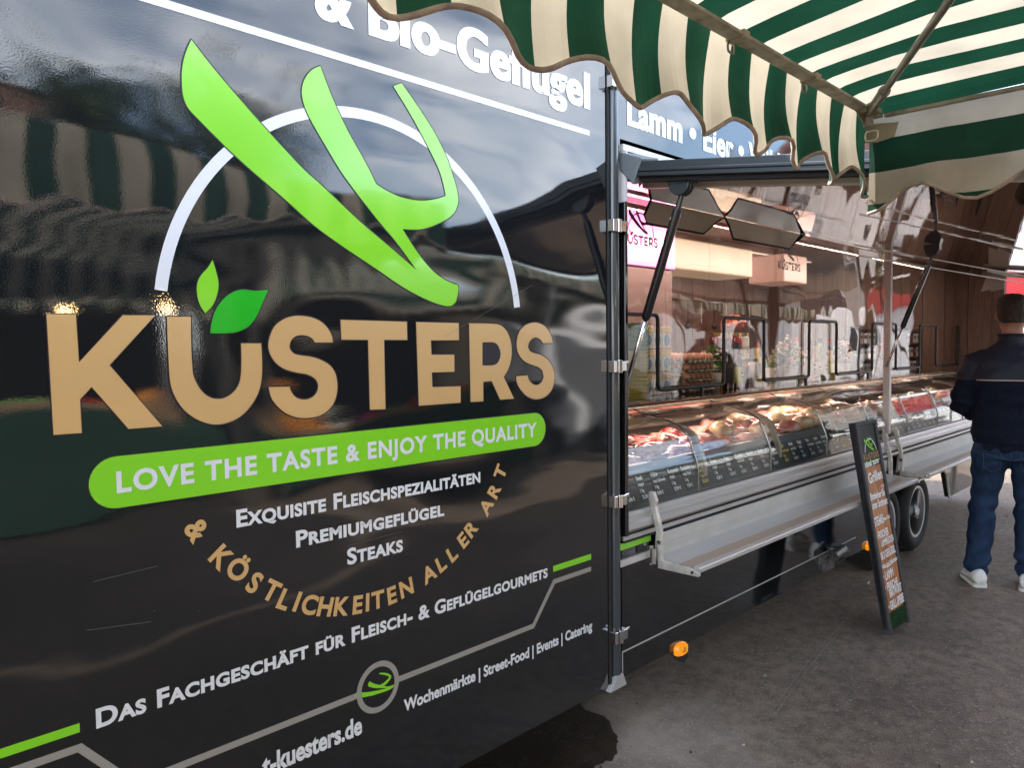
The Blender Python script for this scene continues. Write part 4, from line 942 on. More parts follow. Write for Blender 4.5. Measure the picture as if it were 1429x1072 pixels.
# parsley rows
leafm = mat('garnish leaf', (.03,.12,.02), .5, noise_amt=.5)
for bi, (xa, xb, kinds) in enumerate(bays[:5]):
    mb = MB(); rl = random.Random(bi)
    for q in range(90):
        x = rl.uniform(xa, xb); y = .135+rl.uniform(-.010,.010); z = .996+rl.uniform(0,.03); a = rl.uniform(0, 6.3); s_ = rl.uniform(.005,.012)
        mb.add([(x,y,z),(x+s_*cos(a),y+s_*sin(a),z+s_*.6),(x+s_*1.6*cos(a+.5),y+s_*1.6*sin(a+.5),z+s_*.3),(x+s_*cos(a+1),y+s_*sin(a+1),z)], [(0,1,2,3)])
    o = mb.build('garnish', leafm, None, loc=(xa, .135, .996)); tag(o, 'row of curly green garnish in the %s display bay from the hinged door' % ordn[bi], 'garnish', kind='stuff')
# price cards on the rail
cardm = mat('chalk black card', (.010,.011,.012), .5); chalk = mat('chalk marker white', (.82,.82,.80), .6); chalky = mat('chalk marker yellow', (.8,.6,.05), .6)
names = ['Filet','Steak','Hüfte','Rumpsteak','Rouladen','Gulasch','Braten','Hack','Kotelett','Nacken','Bauch','Schnitzel','Brust','Keule','Flügel','Pute','Lamm','Bratwurst','Leber','Eier','Kasseler','Mett']
rc_ = random.Random(21); x = 2.43; i = 0
tilt = Matrix.Rotation(radians(-36), 4, 'X')
while x < XE-.2:
    wd = rc_.uniform(.10, .135); h = .118
    if x+wd > XE-.06: break
    M = Matrix.Translation((x, .0265, .889)) @ Matrix.Rotation(radians(-24.8), 4, 'X')
    mb = MB(); mb.box(0, wd-.004, -.003, .0, 0, h, M=M); nm = names[i % len(names)]
    o = mb.build('price_card', cardm, None, loc=(x, .03, .888))
    tag(o, 'black handwritten price card reading %s below the %s curved pane' % (nm, ordn[min(9, sum(1 for q in cx_ if q < x+.05)-1)]), 'price card', 'black price cards along the glass front')
    t_ = MB()
    for q, tx in enumerate([nm, rc_.choice(['vom Rind','vom Schwein','frisch','zart','mager']), '1 kg', '%d,%02d €' % (rc_.randint(6,39), rc_.choice([50,90,99]))]):
        hh = .0135 if q else .0165; L_ = layout(tx, .03)[1]*hh*.85; L_ = min(L_, wd-.022)
        letters(t_, tx, .008, .008+L_, h-.024-q*.0255+rc_.uniform(-.001,.001), hh, -.0036, bold=.045, M=M)
    t_.build('lettering', chalky if i % 7 == 5 else chalk, o)
    x += wd; i += 1

# stacked bowls
def bowl(mb, c, rx, rz_, h):
    rings = []
    for s1, z in ((.80,.0),(.86,.003),(.99,h),(1.0,h),(1.0,h+.004),(.97,h+.004),(.84,.008),(.8,.006)):
        rings.append([(c[0]+rx*s1*cos(a)*(abs(cos(a))+.001)**-.35*.86, c[1]+rz_*s1*sin(a)*(abs(sin(a))+.001)**-.35*.86, c[2]+z) for a in [2*pi*(k+.5)/20 for k in range(20)]])
    mb.loft(rings)
by = mat('yellow plastic bowl', (.58,.55,.06), .35, coat=.3); bgn = mat('green plastic bowl', (.10,.30,.09), .35, coat=.3)
for si, (cx1, cy1, n_, wd) in enumerate([(3.17,.53,19,.112),(3.50,.84,18,.12)]):
    proto = {}
    for k in range(n_):
        col = 'green' if k >= n_*.62 else 'yellow'
        if col not in proto:
            mb = MB(); bowl(mb, (0,0,0), wd, .085, .022); o = mb.build('plastic_bowl', by if col == 'yellow' else bgn, None); proto[col] = o
        else: o = proto[col].copy(); COL.objects.link(o)
        o.location = (cx1+random.uniform(-.002,.002), cy1+random.uniform(-.002,.002), 1.2505+.0195*k); o.rotation_euler.z = random.uniform(-.03,.03)
        side = 'nearer the glass' if si == 0 else 'behind the white cartons'
        pos = 'lowest' if k == 0 else ('topmost' if k == n_-1 else 'bowl %d from the bottom' % (k+1))
        tag(o, '%s plastic bowl in the tall stack %s, behind the black strut' % (col, side), 'bowl', '%s bowls in the stack %s' % (col, side))
# juice cartons / small boxes behind the bowls
bx1 = mat('white carton', (.65,.62,.55), .4); bx2 = mat('yellow carton', (.6,.42,.08), .4); bx3 = mat('blue print', (.06,.25,.45), .4)
n_ = 0
for r in range(3):
    for c in range(3):
        x = 3.385+.088*c; z = 1.2505+.125*r; mb = MB(); mb.box(x, x+.080, .60, .68, z, z+.118); o = mb.build('carton', bx1, None, bevel=.003, loc=(x, .6, z))
        mb = MB(); mb.box(x+.0, x+.080, .5985, .5999, z+.085, z+.117); mb.build('yellow_band', bx2, o)
        mb = MB(); mb.lathe([(.0,.5985),(.03,.5985),(.03,.5999)], (x+.040, 0, z+.045), 16, axis='Y'); mb.build('printed_disc', bx3, o)
        tag(o, 'small white carton with yellow band, %s column, %s layer beside the egg trays' % (['left','middle','right'][c], ['bottom','middle','top'][r]), 'carton', 'white cartons stacked behind the glass')
# egg trays
eggtray = mat('pulp egg tray', (.42,.42,.33), .9, noise_amt=.25, noise_scale=60, bump=.4, bump_scale=80); eggm = mat('brown egg', (.62,.34,.20), .45)
def egg_tray_mesh():
    mb = MB(); nx, ny_ = 36, 24; W_, D_ = .30, .20
    def hz(u, v): return .020+.016*sin(u*pi*12/1-pi/2)*sin(v*pi*8-pi/2)
    for side in (0, 1):
        vs = [((i/nx-.5)*W_, (j/ny_-.5)*D_, .022+.015*(cos(2*pi*i/nx*6)*cos(2*pi*j/ny_*4))-(.003 if side else 0)) for i in range(nx+1) for j in range(ny_+1)]
        mb.add(vs, [(i*(ny_+1)+j, (i+1)*(ny_+1)+j, (i+1)*(ny_+1)+j+1, i*(ny_+1)+j+1) for i in range(nx) for j in range(ny_)])
    mb.box(-W_/2, W_/2, -D_/2-.004, -D_/2, .016, .022); return mb
for s_, cx1 in enumerate((3.80, 3.88)):
    EY = (.60, .84)[s_]
    proto = None
    for k in range(4):
        z = 1.2505+.052*k
        if proto is None: o = egg_tray_mesh().build('egg_tray', eggtray, None, smooth=True); proto = o
        else: o = proto.copy(); COL.objects.link(o)
        o.location = (cx1, EY, z); sd_ = ['front','rear'][s_]
        tag(o, 'grey green pulp egg tray, %s of the %s stack behind the glass' % (['lowest','second','third','topmost'][k], sd_), 'egg tray', 'egg trays stacked on the counter')
        for i in range(6):
            for j in range(1 if k < 3 else 3):
                ex = cx1-.125+.05*i; ey = EY-.075+.05*j
                mb = MB() 
                if i == 0 and j == 0 and k == 0 and s_ == 0:
                    mb.lathe([(.0,-.028),(.012,-.025),(.020,-.012),(.022,.0),(.019,.012),(.012,.022),(.0,.029)], (0,0,0), 14); ep = mb.build('egg', eggm, None, smooth=True); e = ep
                else: e = ep.copy(); COL.objects.link(e)
                e.location = (ex, ey, z+.038)
                tag(e, 'brown egg, %s tray of the %s stack, %s along, %s row' % (['lowest','second','third','topmost'][k], sd_, ordn[i], ['front','middle','rear'][j]), 'egg', 'brown eggs in the pulp trays')
# bottles and jars
def bottle(kind, x, y, z, body, label, cap, lab, h=.26, r=.036, grp='bottles and jars on the counter'):
    t_ = thing(kind, (x, y, z), lab, kind.split('_')[-1], grp)
    if kind == 'bottle': prof = [(.0,0),(r,.0),(r,.004),(r,h*.55),(r*.85,h*.64),(r*.38,h*.74),(r*.36,h*.95),(.0,h*.95)]
    else: prof = [(.0,0),(r,.0),(r,.004),(r,h*.8),(r*.8,h*.86),(.0,h*.86)]
    mb = MB(); mb.lathe(prof, (x,y,z), 18); mb.build('glass_body', body, t_, smooth=True)
    mb = MB(); mb.lathe([(r+.0006,h*.12),(r+.0006,h*.48)], (x,y,z), 18, cap=False); lb = mb.build('paper_label', label, t_, smooth=True)
    mb = MB(); mb.box(x-.015, x+.012, y-r-.0025, y-r-.0008, z+h*.33, z+h*.37); mb.box(x-.012, x+.015, y-r-.0025, y-r-.0008, z+h*.24, z+h*.27); mb.build('printed_bars', brown_p if label is not brown_p else chalk, lb)
    cr_ = r*.42 if kind == 'bottle' else r*.85
    c0 = h*.90 if kind == 'bottle' else h*.86
    mb = MB(); mb.lathe([(.0,c0+.035*h/.26),(cr_,c0+.033*h/.26),(cr_,c0),(.0,c0)][::-1], (x,y,z), 14); mb.build('cap', cap, t_, smooth=False)
    return t_
dark = mat('dark bottle glass', (.02,.008,.006), .06, coat=1); plum = mat('plum jar contents', (.10,.01,.02), .08, coat=1); honey = mat('golden oil', (.42,.30,.03), .08, coat=1); redg = mat('red sauce', (.35,.03,.02), .1, coat=1)
blk = mat('black label', (.02,.02,.02), .4); crm = mat('cream label', (.68,.62,.5), .5); goldcap = mat('gold cap', (.7,.5,.2), .25, .9); yel = mat('yellow label', (.6,.62,.05), .5); grn = mat('oil green glass', (.08,.12,.02), .08, coat=1)
Z0 = 1.2505
spec = [('bottle',4.20,.56,dark,blk,blackm,'black bottle with black label in the first niche with jars',.27),
 ('bottle',4.31,.56,dark,yel,blackm,'black bottle with yellow and green label in the first niche with jars',.27),
 ('jar',4.42,.57,plum,brown_p,goldcap,'plum coloured jar with gold lid on the counter beside the black bottles',.16),
 ('jar',4.53,.57,mat('white tub',(.7,.68,.62),.4),crm,blackm,'white jar with cream label at the right end of the first jar niche',.18),
 ('bottle',5.34,.55,redg,crm,goldcap,'red liqueur bottle with gold neck and cream label',.33),
 ('bottle',5.46,.56,honey,crm,blackm,'golden oil bottle with dark cap beside the red liqueur bottle',.28),
 ('bottle',5.60,.57,grn,crm,blackm,'green glass oil bottle in the middle of the oil niche',.30),
 ('bottle',5.74,.56,honey,yel,blackm,'golden oil bottle with yellow label at the right of the oil niche',.24),
 ('bottle',5.22,.66,grn,crm,goldcap,'green bottle with gold neck standing behind the stand-in flowers',.32)]
for k_, x, y, a, b, c, lab, h in spec: bottle(k_, x, y, Z0, a, b, c, lab, h=h)
rb_ = random.Random(8)
for k in range(16):
    x = 4.7+.215*k; kd = 'bottle' if k % 3 else 'jar'; bd = [dark,honey,redg,grn,plum][rb_.randrange(5)]; lbm = [crm,blk,yel,crm][rb_.randrange(4)]
    bottle(kd, x, .84, Z0, bd, lbm, [goldcap,blackm,redg][k % 3], '%s in the rear row on the counter, %s from its %s end' % (kd, (ordn[k] if k < 8 else ordn[15-k]), ('left' if k < 8 else 'far')), h=rb_.uniform(.22,.34) if kd == 'bottle' else .19, r=rb_.uniform(.034,.044))
# utensils hanging from a rail before the rear planks
t_ = thing('utensil_rail', (5.6, 2.0, 1.9), 'steel rail with hanging ladles and knives on the rear plank wall', 'rack'); mb = MB(); mb.tube([(3.2,2.03,1.92),(7.6,2.03,1.92)], .008, 8); mb.build('rail', chrome, t_)
for k in range(18):
    x = 3.35+.235*k; mb = MB(); mb.tube([(x,2.03,1.91),(x,2.03,1.72)], .006, 6)
    if k % 2: mb.box(x-.022, x+.022, 2.028, 2.032, 1.50, 1.72)
    else: blob(mb, (x, 2.03, 1.69), .04, k, 2, 0, sc=(1,.5,.8))
    mb.build('ladle' if k % 2 == 0 else 'knife', chrome if k % 2 else blackm, t_)
# small stand of jars upper tier in first niche
st = thing('jar_stand', (4.44, .72, Z0), 'dark wooden two tier stand behind the black bottles', 'stand'); mb = MB(); mb.box(4.25, 4.72, .64, .80, Z0+.16, Z0+.172); mb.build('shelf', mat('dark shelf wood', (.10,.05,.03), .5), st); mb = MB(); mb.box(4.25,4.265,.64,.80,Z0,Z0+.16); mb.box(4.705,4.72,.64,.80,Z0,Z0+.16); mb.build('side_panels', MATS['dark shelf wood'], st)
for k, x in enumerate((4.33, 4.45, 4.57, 4.67)):
    bottle('jar', x, .71, Z0+.172, [plum,plum,redg,MATS['white tub']][k], [brown_p,blk,brown_p,crm][k], goldcap, '%s jar on the upper tier of the dark stand, %s from the left' % (['plum','dark plum','red','white'][k], ordn[k]), h=.17, r=.042)
# red net of onions
mb = MB(); rn = random.Random(4)
t_ = thing('onion_net', (4.52,.70,Z0+.32), 'orange red net of small onions on top of the jars', 'net bag')
for q in range(12): blob(mb, (4.52+rn.uniform(-.07,.07), .70+rn.uniform(-.04,.04), Z0+.372+rn.uniform(0,.06)), .027, q, 2, .05)
mb.build('onion', mat('orange onion', (.65,.17,.06), .4, noise_amt=.4), t_, smooth=True)
mb = MB()
for q in range(9):
    a = q*pi/9; mb.tube([(4.52+.105*cos(a)*cos(b), .70+.07*sin(a)*cos(b), Z0+.38+.075*sin(b)) for b in [-.3+pi*1.15*k/14 for k in range(15)]], .0015, 4)
mb.build('net', mat('red netting', (.6,.05,.03), .6), t_)
# stands with spice boxes further along
for si, (xa, xb) in enumerate(((6.28,6.70),(7.42,7.86))):
    t_ = thing('spice_stand', ((xa+xb)/2,.6,Z0), 'black stand of cream spice packets, %s niche before the far end' % ['last but one','last'][si], 'stand'); mb = MB()
    for q in range(3): mb.box(xa+.02, xb-.02, .55, .68, Z0+.0+.125*q, Z0+.010+.125*q)
    mb.box(xa+.01, xa+.0199, .55, .68, Z0, Z0+.38); mb.box(xb-.0199, xb-.01, .55, .68, Z0, Z0+.38); mb.box(xa+.02, xb-.02, .675, .68, Z0+.01, Z0+.40); mb.build('frame', blackm, t_)
    for q in range(3):
        for c in range(4):
            x = xa+.035+.09*c; mb = MB(); mb.box(x, x+.078, .56, .62, Z0+.0105+.125*q, Z0+.095+.125*q); o = mb.build('spice_packet', crm if (q+c) % 3 else redg, None, bevel=.003, loc=(x,.56,Z0+.01+.125*q))
            mb = MB(); mb.box(x+.012, x+.066, .5585, .5595, Z0+.05+.125*q, Z0+.075+.125*q); mb.build('printed_bar', brown_p, o)
            tag(o, '%s spice packet, %s tier, %s from the left, %s stand' % ('cream' if (q+c) % 3 else 'red', ['bottom','middle','top'][q], ordn[c], ['nearer','farther'][si]), 'packet', 'spice packets on the black stands')
# bouquets set behind the glass in place of a reflected flower stall
def stand_in_bouquet(x, y, z, s_, lab, cols_, n_=46, seed=0):
    t_ = thing('stand_in_bouquet', (x, y, z), lab, 'flowers', 'flower bunches standing in for reflected flowers'); rf = random.Random(seed)
    mb = MB(); mb.lathe([(.0,0),(.045*s_,0),(.06*s_,.10*s_),(.055*s_,.10*s_),(.04*s_,.01)], (x,y,z), 16); mb.build('stand_in_vase', mat('pale vase', (.6,.6,.55), .3), t_, smooth=True)
    for ci, cm in enumerate(cols_):
        mb = MB()
        for q in range(n_//len(cols_)):
            a = rf.uniform(0, 6.28); r = rf.uniform(0, .13)*s_; cz = z+.11*s_+rf.uniform(.0,.17)*s_*(1-r/.2/s_)
            cx1, cy1 = x+r*cos(a), y+r*.7*sin(a)
            for p in range(9):
                b = rf.uniform(0, 6.28); e = rf.uniform(-.4, 1.2); L = rf.uniform(.014,.03)*s_; d_ = Vector((cos(b)*cos(e), sin(b)*cos(e), sin(e)))*L; n2 = Vector((-sin(b), cos(b), .2))*L*.5
                c0 = Vector((cx1, cy1, cz)); mb.add([c0, c0+d_*.5+n2, c0+d_, c0+d_*.5-n2], [(0,1,2,3)])
        mb.build('leaves' if ci == 0 else 'stand_in_blossoms', cm, t_)  # leaves and petals of the stand-in bouquet
    return t_
wf = mat('stand-in white petals', (.72,.70,.60), .6, translucent=.2); pf_ = mat('stand-in peach petals', (.70,.34,.22), .6, translucent=.2); gl_ = mat('stand-in bright leaf', (.10,.28,.05), .5, translucent=.2); pu = mat('magenta petals', (.40,.04,.30), .6)
stand_in_bouquet(5.10, .60, Z0, 1.15, 'white and peach flower bunch in place of a reflection, between the two bottle niches', [gl_, wf, wf, pf_], 90, 1)
stand_in_bouquet(4.08, .60, Z0, 1.0, 'white flower bunch in place of a reflection, between egg trays and black bottles', [gl_, wf, gl_], 60, 2)
stand_in_bouquet(6.1, .62, Z0, 1.1, 'pink and cream flower bunch in place of a reflection, right of the oil bottles', [gl_, pf_, wf], 80, 3)
stand_in_bouquet(7.1, .62, Z0, 1.05, 'red and pink flower bunch in place of a reflection, near the far counter end', [gl_, mat('stand-in red petals', (.6,.03,.05), .6), pf_], 70, 5)
# white paper cloth hanging in display (far bays)
clothm = mat('pale green cloth', (.55,.65,.48), .7, noise_amt=.15)
for i, (x, c) in enumerate([(6.9, clothm), (7.5, mat('white wrap paper', (.78,.76,.72), .4)), (6.55, MATS['white wrap paper'])]):
    mb = MB(); nn = 14
    vs = [(x+.22*(a/nn-.5), .12+.30*(b/nn), 1.03+.05*(b/nn)+.030*noise.noise(Vector((a*.35, b*.3, i*5)))*2) for a in range(nn+1) for b in range(nn+1)]
    mb.add(vs, [(a*(nn+1)+b, (a+1)*(nn+1)+b, (a+1)*(nn+1)+b+1, a*(nn+1)+b+1) for a in range(nn) for b in range(nn)])
    o = mb.build('crumpled_sheet', c, None, smooth=True, loc=(x,.2,1.03)); tag(o, ['pale green cloth crumpled in the far display bay','white wrapping paper crumpled nearest the far end of the case','white wrapping paper crumpled left of the pale green cloth'][i], 'sheet')

# ------------------------------------------------------------------ chalk board leaning at the shelf
bb = Vector((4.16, -.385, .0)); top_l = Vector((4.16, -.195, 1.095)); Wd = .285
ey = (top_l-bb); Hh = ey.length; ezv = ey.normalized(); exv = Vector((1, -.03, 0)).normalized(); nv = exv.cross(ezv).normalized()   # nv points towards viewer side
if nv.y > 0: nv = -nv
MBm = Matrix((exv, -nv, ezv)).transposed().to_4x4(); MBm.translation = bb   # local: x right, y into board, z up
board = thing('chalk_board', bb, 'tall narrow wooden board with white handwritten offers leaning against the folding shelf', 'sign board')
mb = MB(); mb.box(0, Wd, .004, .030, .03, Hh, M=MBm); mb.build('back_panel', mat('black painted wood', (.015,.015,.016), .5, noise_amt=.3), board)
mb = MB()
for a in ((0,.030,.0,.0338),(Wd-.030,Wd,.0,.0338)): mb.box(a[0], a[1], -.006, .034, .0, Hh, M=MBm)
mb.box(.0302, Wd-.0302, -.005, .0335, Hh-.02, Hh-.0002, M=MBm); mb.build('frame', mat('worn dark frame', (.045,.045,.052), .55, noise_amt=.4, noise_scale=30), board, bevel=.002)
mb = MB(); mb.box(.040, Wd-.040, -.0005, .0035, .105, Hh-.245, M=MBm); mb.build('brown_panel', mat('oiled brown wood', (.52,.17,.03), .32, noise_amt=.55, noise_scale=5, stretch=(8,8,1.2), coat=.3), board)
mb = MB(); mb.box(.034, Wd-.034, -.001, .0035, .02, .10, M=MBm)
rg_ = random.Random(9)
for q in range(260):
    x = rg_.uniform(.036, Wd-.036); z = rg_.uniform(.02,.10); mb.box(x, x+.002, -.012+rg_.uniform(0,.008), -.001, z, z+.010, M=MBm)
mb.build('grass_strip', mat('artificial turf', (.012,.05,.012), .8), board)
for q in (.012, Wd-.022): mb = MB(); mb.box(q, q+.012, .006, .022, -.028, .0, M=Matrix.Translation((0,0,.028)) @ MBm); mb.build('foot_peg', alu, board)
mlb = min(p[0] for p in KP); wx = max(p[0] for p in S2P)-mlb; kk = (Wd-.075)/wx; czk = min(p[1] for p in KP)
def bM(k, zc): return MBm @ Matrix.Translation((.040, -.0012, zc)) @ Matrix.Scale(k, 4) @ Matrix.Translation((-mlb, 0, -czk))
Mz = bM(kk, Hh-.205)
mb = MB(); fill(mb, [SWP], 0, 0, Mz); mb.build('swoosh', green_v, board)
mb = MB(); o_, i_ = arcband(ARC[0], ARC[1], ARC[2]-.05, ARC[2], a0, a1); band(mb, o_, i_, .003, 0, Mz); mb.build('arc', chalk, board)
mb = MB()
for q in (KP, UP, SP, TP, EP, S2P): fill(mb, [q], 0, 0, Mz)
fill(mb, [RP, RCP], 0, 0, Mz); mb.build('wordmark', mat('dull gold paint', (.35,.20,.08), .5), board)
mb = MB(); fill(mb, [[(.035,Hh-.224),(Wd-.035,Hh-.220),(Wd-.035,Hh-.213),(.035,Hh-.217)]], -.0012, 0, MBm); mb.build('green_stroke', green_v, board)
mb = MB(); rt = random.Random(2)
def hand(text, x0, x1, z, h, bold=.045):
    M = MBm @ Matrix.Translation((x0, 0, z)) @ Matrix.Rotation(-rt.uniform(.02,.07), 4, 'Y') @ Matrix.Shear('XZ', 4, (0, .12)) if False else MBm @ Matrix.Translation((x0, 0, z)) @ Matrix.Rotation(-rt.uniform(.0,.05), 4, 'Y')
    letters(mb, text, 0, x1-x0, 0, h, -.0014, bold=bold, M=M)
H_ = Hh
for tx, x0, x1, f, h in [('ideal zum',.045,.215,.245,.024),('Grillen',.06,.235,.325,.042),('Entdecken Sie',.045,.225,.405,.028),('unser Sortiment',.05,.245,.450,.030),('STEAKS',.040,.150,.535,.036),('vom Rind',.165,.245,.525,.016),('• FRISCHER',.040,.190,.600,.030),('LAMMRÜCKEN',.085,.240,.640,.028),('• BIO GEFLÜGEL',.035,.240,.700,.030),('Huhn und Wachteln',.040,.245,.742,.018),('• LAMM',.040,.160,.800,.034),('• FRISCHE',.040,.200,.850,.030),('BRATWURST',.085,.240,.888,.032),('• GRILL-SPIEßE',.045,.245,.945,.034)]:
    hand(tx, x0-.006, min(x1+.012, Wd-.022), H_-.0-(.0+f*1.04)*H_/1.0*.93+.02, h*1.22, .035)
for pts_ in ([(.05,.635),(.10,.622),(.2,.628),(.245,.665),(.2,.66)],[(.10,.50),(.15,.512),(.2,.50)],[(.06,.247),(.12,.238),(.2,.250)]):
    for a, b in zip(pts_, pts_[1:]):
        if pts_[0][1] == .635: a = (a[0], a[1]+.085); b = (b[0], b[1]+.085)
        elif pts_[0][1] == .50: a = (a[0], a[1]+.07); b = (b[0], b[1]+.07)
        else: a = (a[0], a[1]+.09); b = (b[0], b[1]+.09)
        fill(mb, [[(a[0],a[1]),(b[0],b[1]),(b[0],b[1]+.005),(a[0],a[1]+.005)]], -.0013, 0, MBm)
mb.build('handwriting', chalk, board)
# second small board behind the customer
s2 = thing('offer_board', (7.35,-.62,0), 'small upright board with pasted white notice seen between the customer\'s legs', 'sign board')
M2 = Matrix.Translation((7.35,-.66,0)) @ Matrix.Rotation(radians(-62), 4, 'Z') @ Matrix.Rotation(radians(-8), 4, 'X')
mb = MB(); mb.box(-.15, .15, 0, .02, .0, .70, M=M2); mb.build('panel', mat('brown board', (.10,.06,.04), .5, noise_amt=.5), s2)
mb = MB(); mb.box(-.11, .11, -.004, -.0005, .36, .60, M=M2); mb.build('notice', mat('white notice', (.75,.74,.7), .6), s2)
mb = MB()
for q, tx in enumerate(['HEUTE','FRISCH','EIER']): letters(mb, tx, -.09, .09, .54-.07*q, .035, -.0048, bold=.04, M=M2)
mb.build('lettering', brown_p, s2)

# ------------------------------------------------------------------ the customer
PX, PY = 5.50, -.635; FACE = radians(14)
PM = Matrix.Translation((PX, PY, 0)) @ Matrix.Rotation(FACE, 4, 'Z')     # local +x forward, +y left
person = thing('person', (PX, PY, 0), 'person with short dark hair in navy jacket, blue jeans and white trainers seen from behind', 'person')
def ell(cx, cy, cz, rx, ry, n=24, p=2.3, tilt=None):
    out = []
    for k in range(n):
        a = 2*pi*k/n; c, s_ = cos(a), sin(a); x = abs(c)**(2/p)*(1 if c > 0 else -1)*rx; y = abs(s_)**(2/p)*(1 if s_ > 0 else -1)*ry; out.append(Vector((cx+x, cy+y, cz)))
    return out
def limb(mb, pts, rad, n=14):
    mb.tube(pts, rad, n)
def remesh(mb, name, mats, parent, vox, smooth=3, wr=None):
    me = bpy.data.meshes.new('tmp'); me.from_pydata([tuple(PM @ Vector(p)) for p in mb.v], [], mb.f); ob = bpy.data.objects.new('tmp', me); COL.objects.link(ob)
    bm = bmesh.new(); bm.from_mesh(me); bmesh.ops.recalc_face_normals(bm, faces=bm.faces); bm.to_mesh(me); bm.free()
    r = ob.modifiers.new('r', 'REMESH'); r.mode = 'VOXEL'; r.voxel_size = vox; r.use_smooth_shade = True
    s_ = ob.modifiers.new('s', 'SMOOTH'); s_.iterations = smooth; s_.factor = .6
    bpy.context.view_layer.update(); nm = bpy.data.meshes.new_from_object(ob.evaluated_get(bpy.context.evaluated_depsgraph_get()))
    bpy.data.objects.remove(ob); bpy.data.meshes.remove(me)
    b = abs_loc(parent)
    if wr:
        inv = PM.inverted(); ns = [v.normal.copy() for v in nm.vertices]
        for v, n_ in zip(nm.vertices, ns):
            l = inv @ v.co; v.co = v.co + n_*wr(l)
    for v in nm.vertices: v.co -= b
    nm.name = name; nm.materials.clear()
    for m_ in (mats if isinstance(mats, list) else [mats]): nm.materials.append(m_)
    for p in nm.polygons: p.use_smooth = True; p.material_index = 0
    o = bpy.data.objects.new(name, nm); COL.objects.link(o); o.parent = parent; return o
skin = mat('skin', (.42,.21,.14), .5, noise_amt=.12, noise_scale=30)
hairm = mat('dark brown hair', (.040,.024,.015), .6, noise_amt=.5, noise_scale=90, stretch=(1,1,.3), bump=.6, bump_scale=220)
navy = mat('navy fleece', (.010,.014,.028), .95, spec=.15, noise_amt=.3, noise_scale=60, bump=.35, bump_scale=140)
navy2 = mat('navy shell fabric', (.016,.020,.032), .6, spec=.3, bump=.3, bump_scale=14)
denim = mat('blue denim', (.020,.045,.098), .85, spec=.2, noise_amt=.45, noise_scale=14, bump=.3, bump_scale=300)
hx = .02   # head forward
# skeleton joints (local)
LS, LE, LW = (0,.175,1.42), (-.03,.265,1.13), (.20,.20,1.05)
RS, RE, RW = (0,-.175,1.42), (-.02,-.27,1.13), (.16,-.22,1.02)
LH, LK, LA = (0,.095,.90), (.03,.135,.48), (-.03,.165,.08)
RH, RK, RA = (0,-.092,.90), (.02,-.105,.48), (.0,-.105,.08)
body = MB()
body.loft([ell(0,0,.86,.09,.14), ell(0,0,1.0,.09,.13), ell(0,0,1.15,.10,.135), ell(0,0,1.32,.105,.165), ell(-.005,0,1.42,.085,.165), ell(.0,0,1.47,.06,.08), ell(.008,0,1.50,.052,.056), ell(.02,0,1.585,.052,.056), ell(.025,0,1.62,.06,.06)])
# head
hc = Vector((.03,0,1.685))
rings = []
for z, rx, ry, ox in [(-.115,.045,.038,.035),(-.105,.062,.052,.03),(-.08,.082,.064,.018),(-.04,.092,.072,.006),(0,.098,.076,.0),(.04,.099,.077,-.003),(.075,.088,.068,-.004),(.097,.062,.05,-.004),(.108,.03,.025,-.004)]:
    rings.append([Vector((hc.x+ox+x.x, x.y, hc.z+z)) for x in ell(0,0,0,rx,ry,24,2.1)])
body.loft(rings)
for sg in (1,-1):   # ears, nose, brow
    body.loft([[Vector((hc.x-.005+.019*cos(a)*k1, sg*(.072+k2), hc.z-.01+.032*sin(a)*k1)) for a in [2*pi*q/12 for q in range(12)]] for k1, k2 in ((.6,0),(1,.010),(.95,.018),(.5,.018))])
body.tube([(hc.x+.085,0,hc.z+.02),(hc.x+.112,0,hc.z-.02),(hc.x+.088,0,hc.z-.035)], [.008,.015,.010], 8)
body.tube([(hc.x+.08,-.02,hc.z-.062),(hc.x+.088,0,hc.z-.060),(hc.x+.08,.02,hc.z-.062)], [.006,.010,.006], 8)
for S_j, E_j, W_j in ((LS,LE,LW),(RS,RE,RW)):
    body.tube([S_j, Vector(S_j).lerp(Vector(E_j),.4), E_j], [.055,.048,.040], 12); body.tube([E_j, Vector(E_j).lerp(Vector(W_j),.35), W_j], [.040,.040,.027], 12)
    W_ = Vector(W_j); f_ = (W_-Vector(E_j)).normalized(); sd2 = Vector((0,1,0)) if S_j[1] > 0 else Vector((0,-1,0)); lat = (f_.cross(Vector((0,0,1)))).normalized()
    body.tube([W_, W_+f_*.05, W_+f_*.09], [.026,.036,.032], 10)
    for q, L in enumerate((.060,.072,.066,.050)):
        b_ = W_+f_*.085+lat*(-.026+.0175*q); body.tube([b_, b_+f_*L*.5+Vector((0,0,-.006)), b_+f_*L*.85+Vector((0,0,-.028))], [.0095,.0088,.007], 8)
    b_ = W_+f_*.03+lat*(-.032 if S_j[1] > 0 else .032); body.tube([b_, b_+f_*.035-sd2*.02, b_+f_*.06-sd2*.022+Vector((0,0,-.01))], [.012,.011,.008], 8)
for H_j, K_j, A_j in ((LH,LK,LA),(RH,RK,RA)):
    body.tube([H_j, Vector(H_j).lerp(Vector(K_j),.4), K_j], [.085,.075,.052], 14); body.tube([K_j, Vector(K_j).lerp(Vector(A_j),.3), A_j], [.052,.052,.034], 14)
    body.tube([A_j, (A_j[0]+.03,A_j[1],.05), (A_j[0]+.15,A_j[1],.04)], [.034,.034,.028], 10)
remesh(body, 'body', skin, person, .0085, 2)
# eyes
for sg in (1,-1):
    mb = MB(); c = PM @ Vector((hc.x+.083, sg*.030, hc.z+.008)); blob(mb, c, .011, 0, 2, 0); mb.build('eye', mat('eye white', (.7,.7,.68), .2), person, smooth=True)
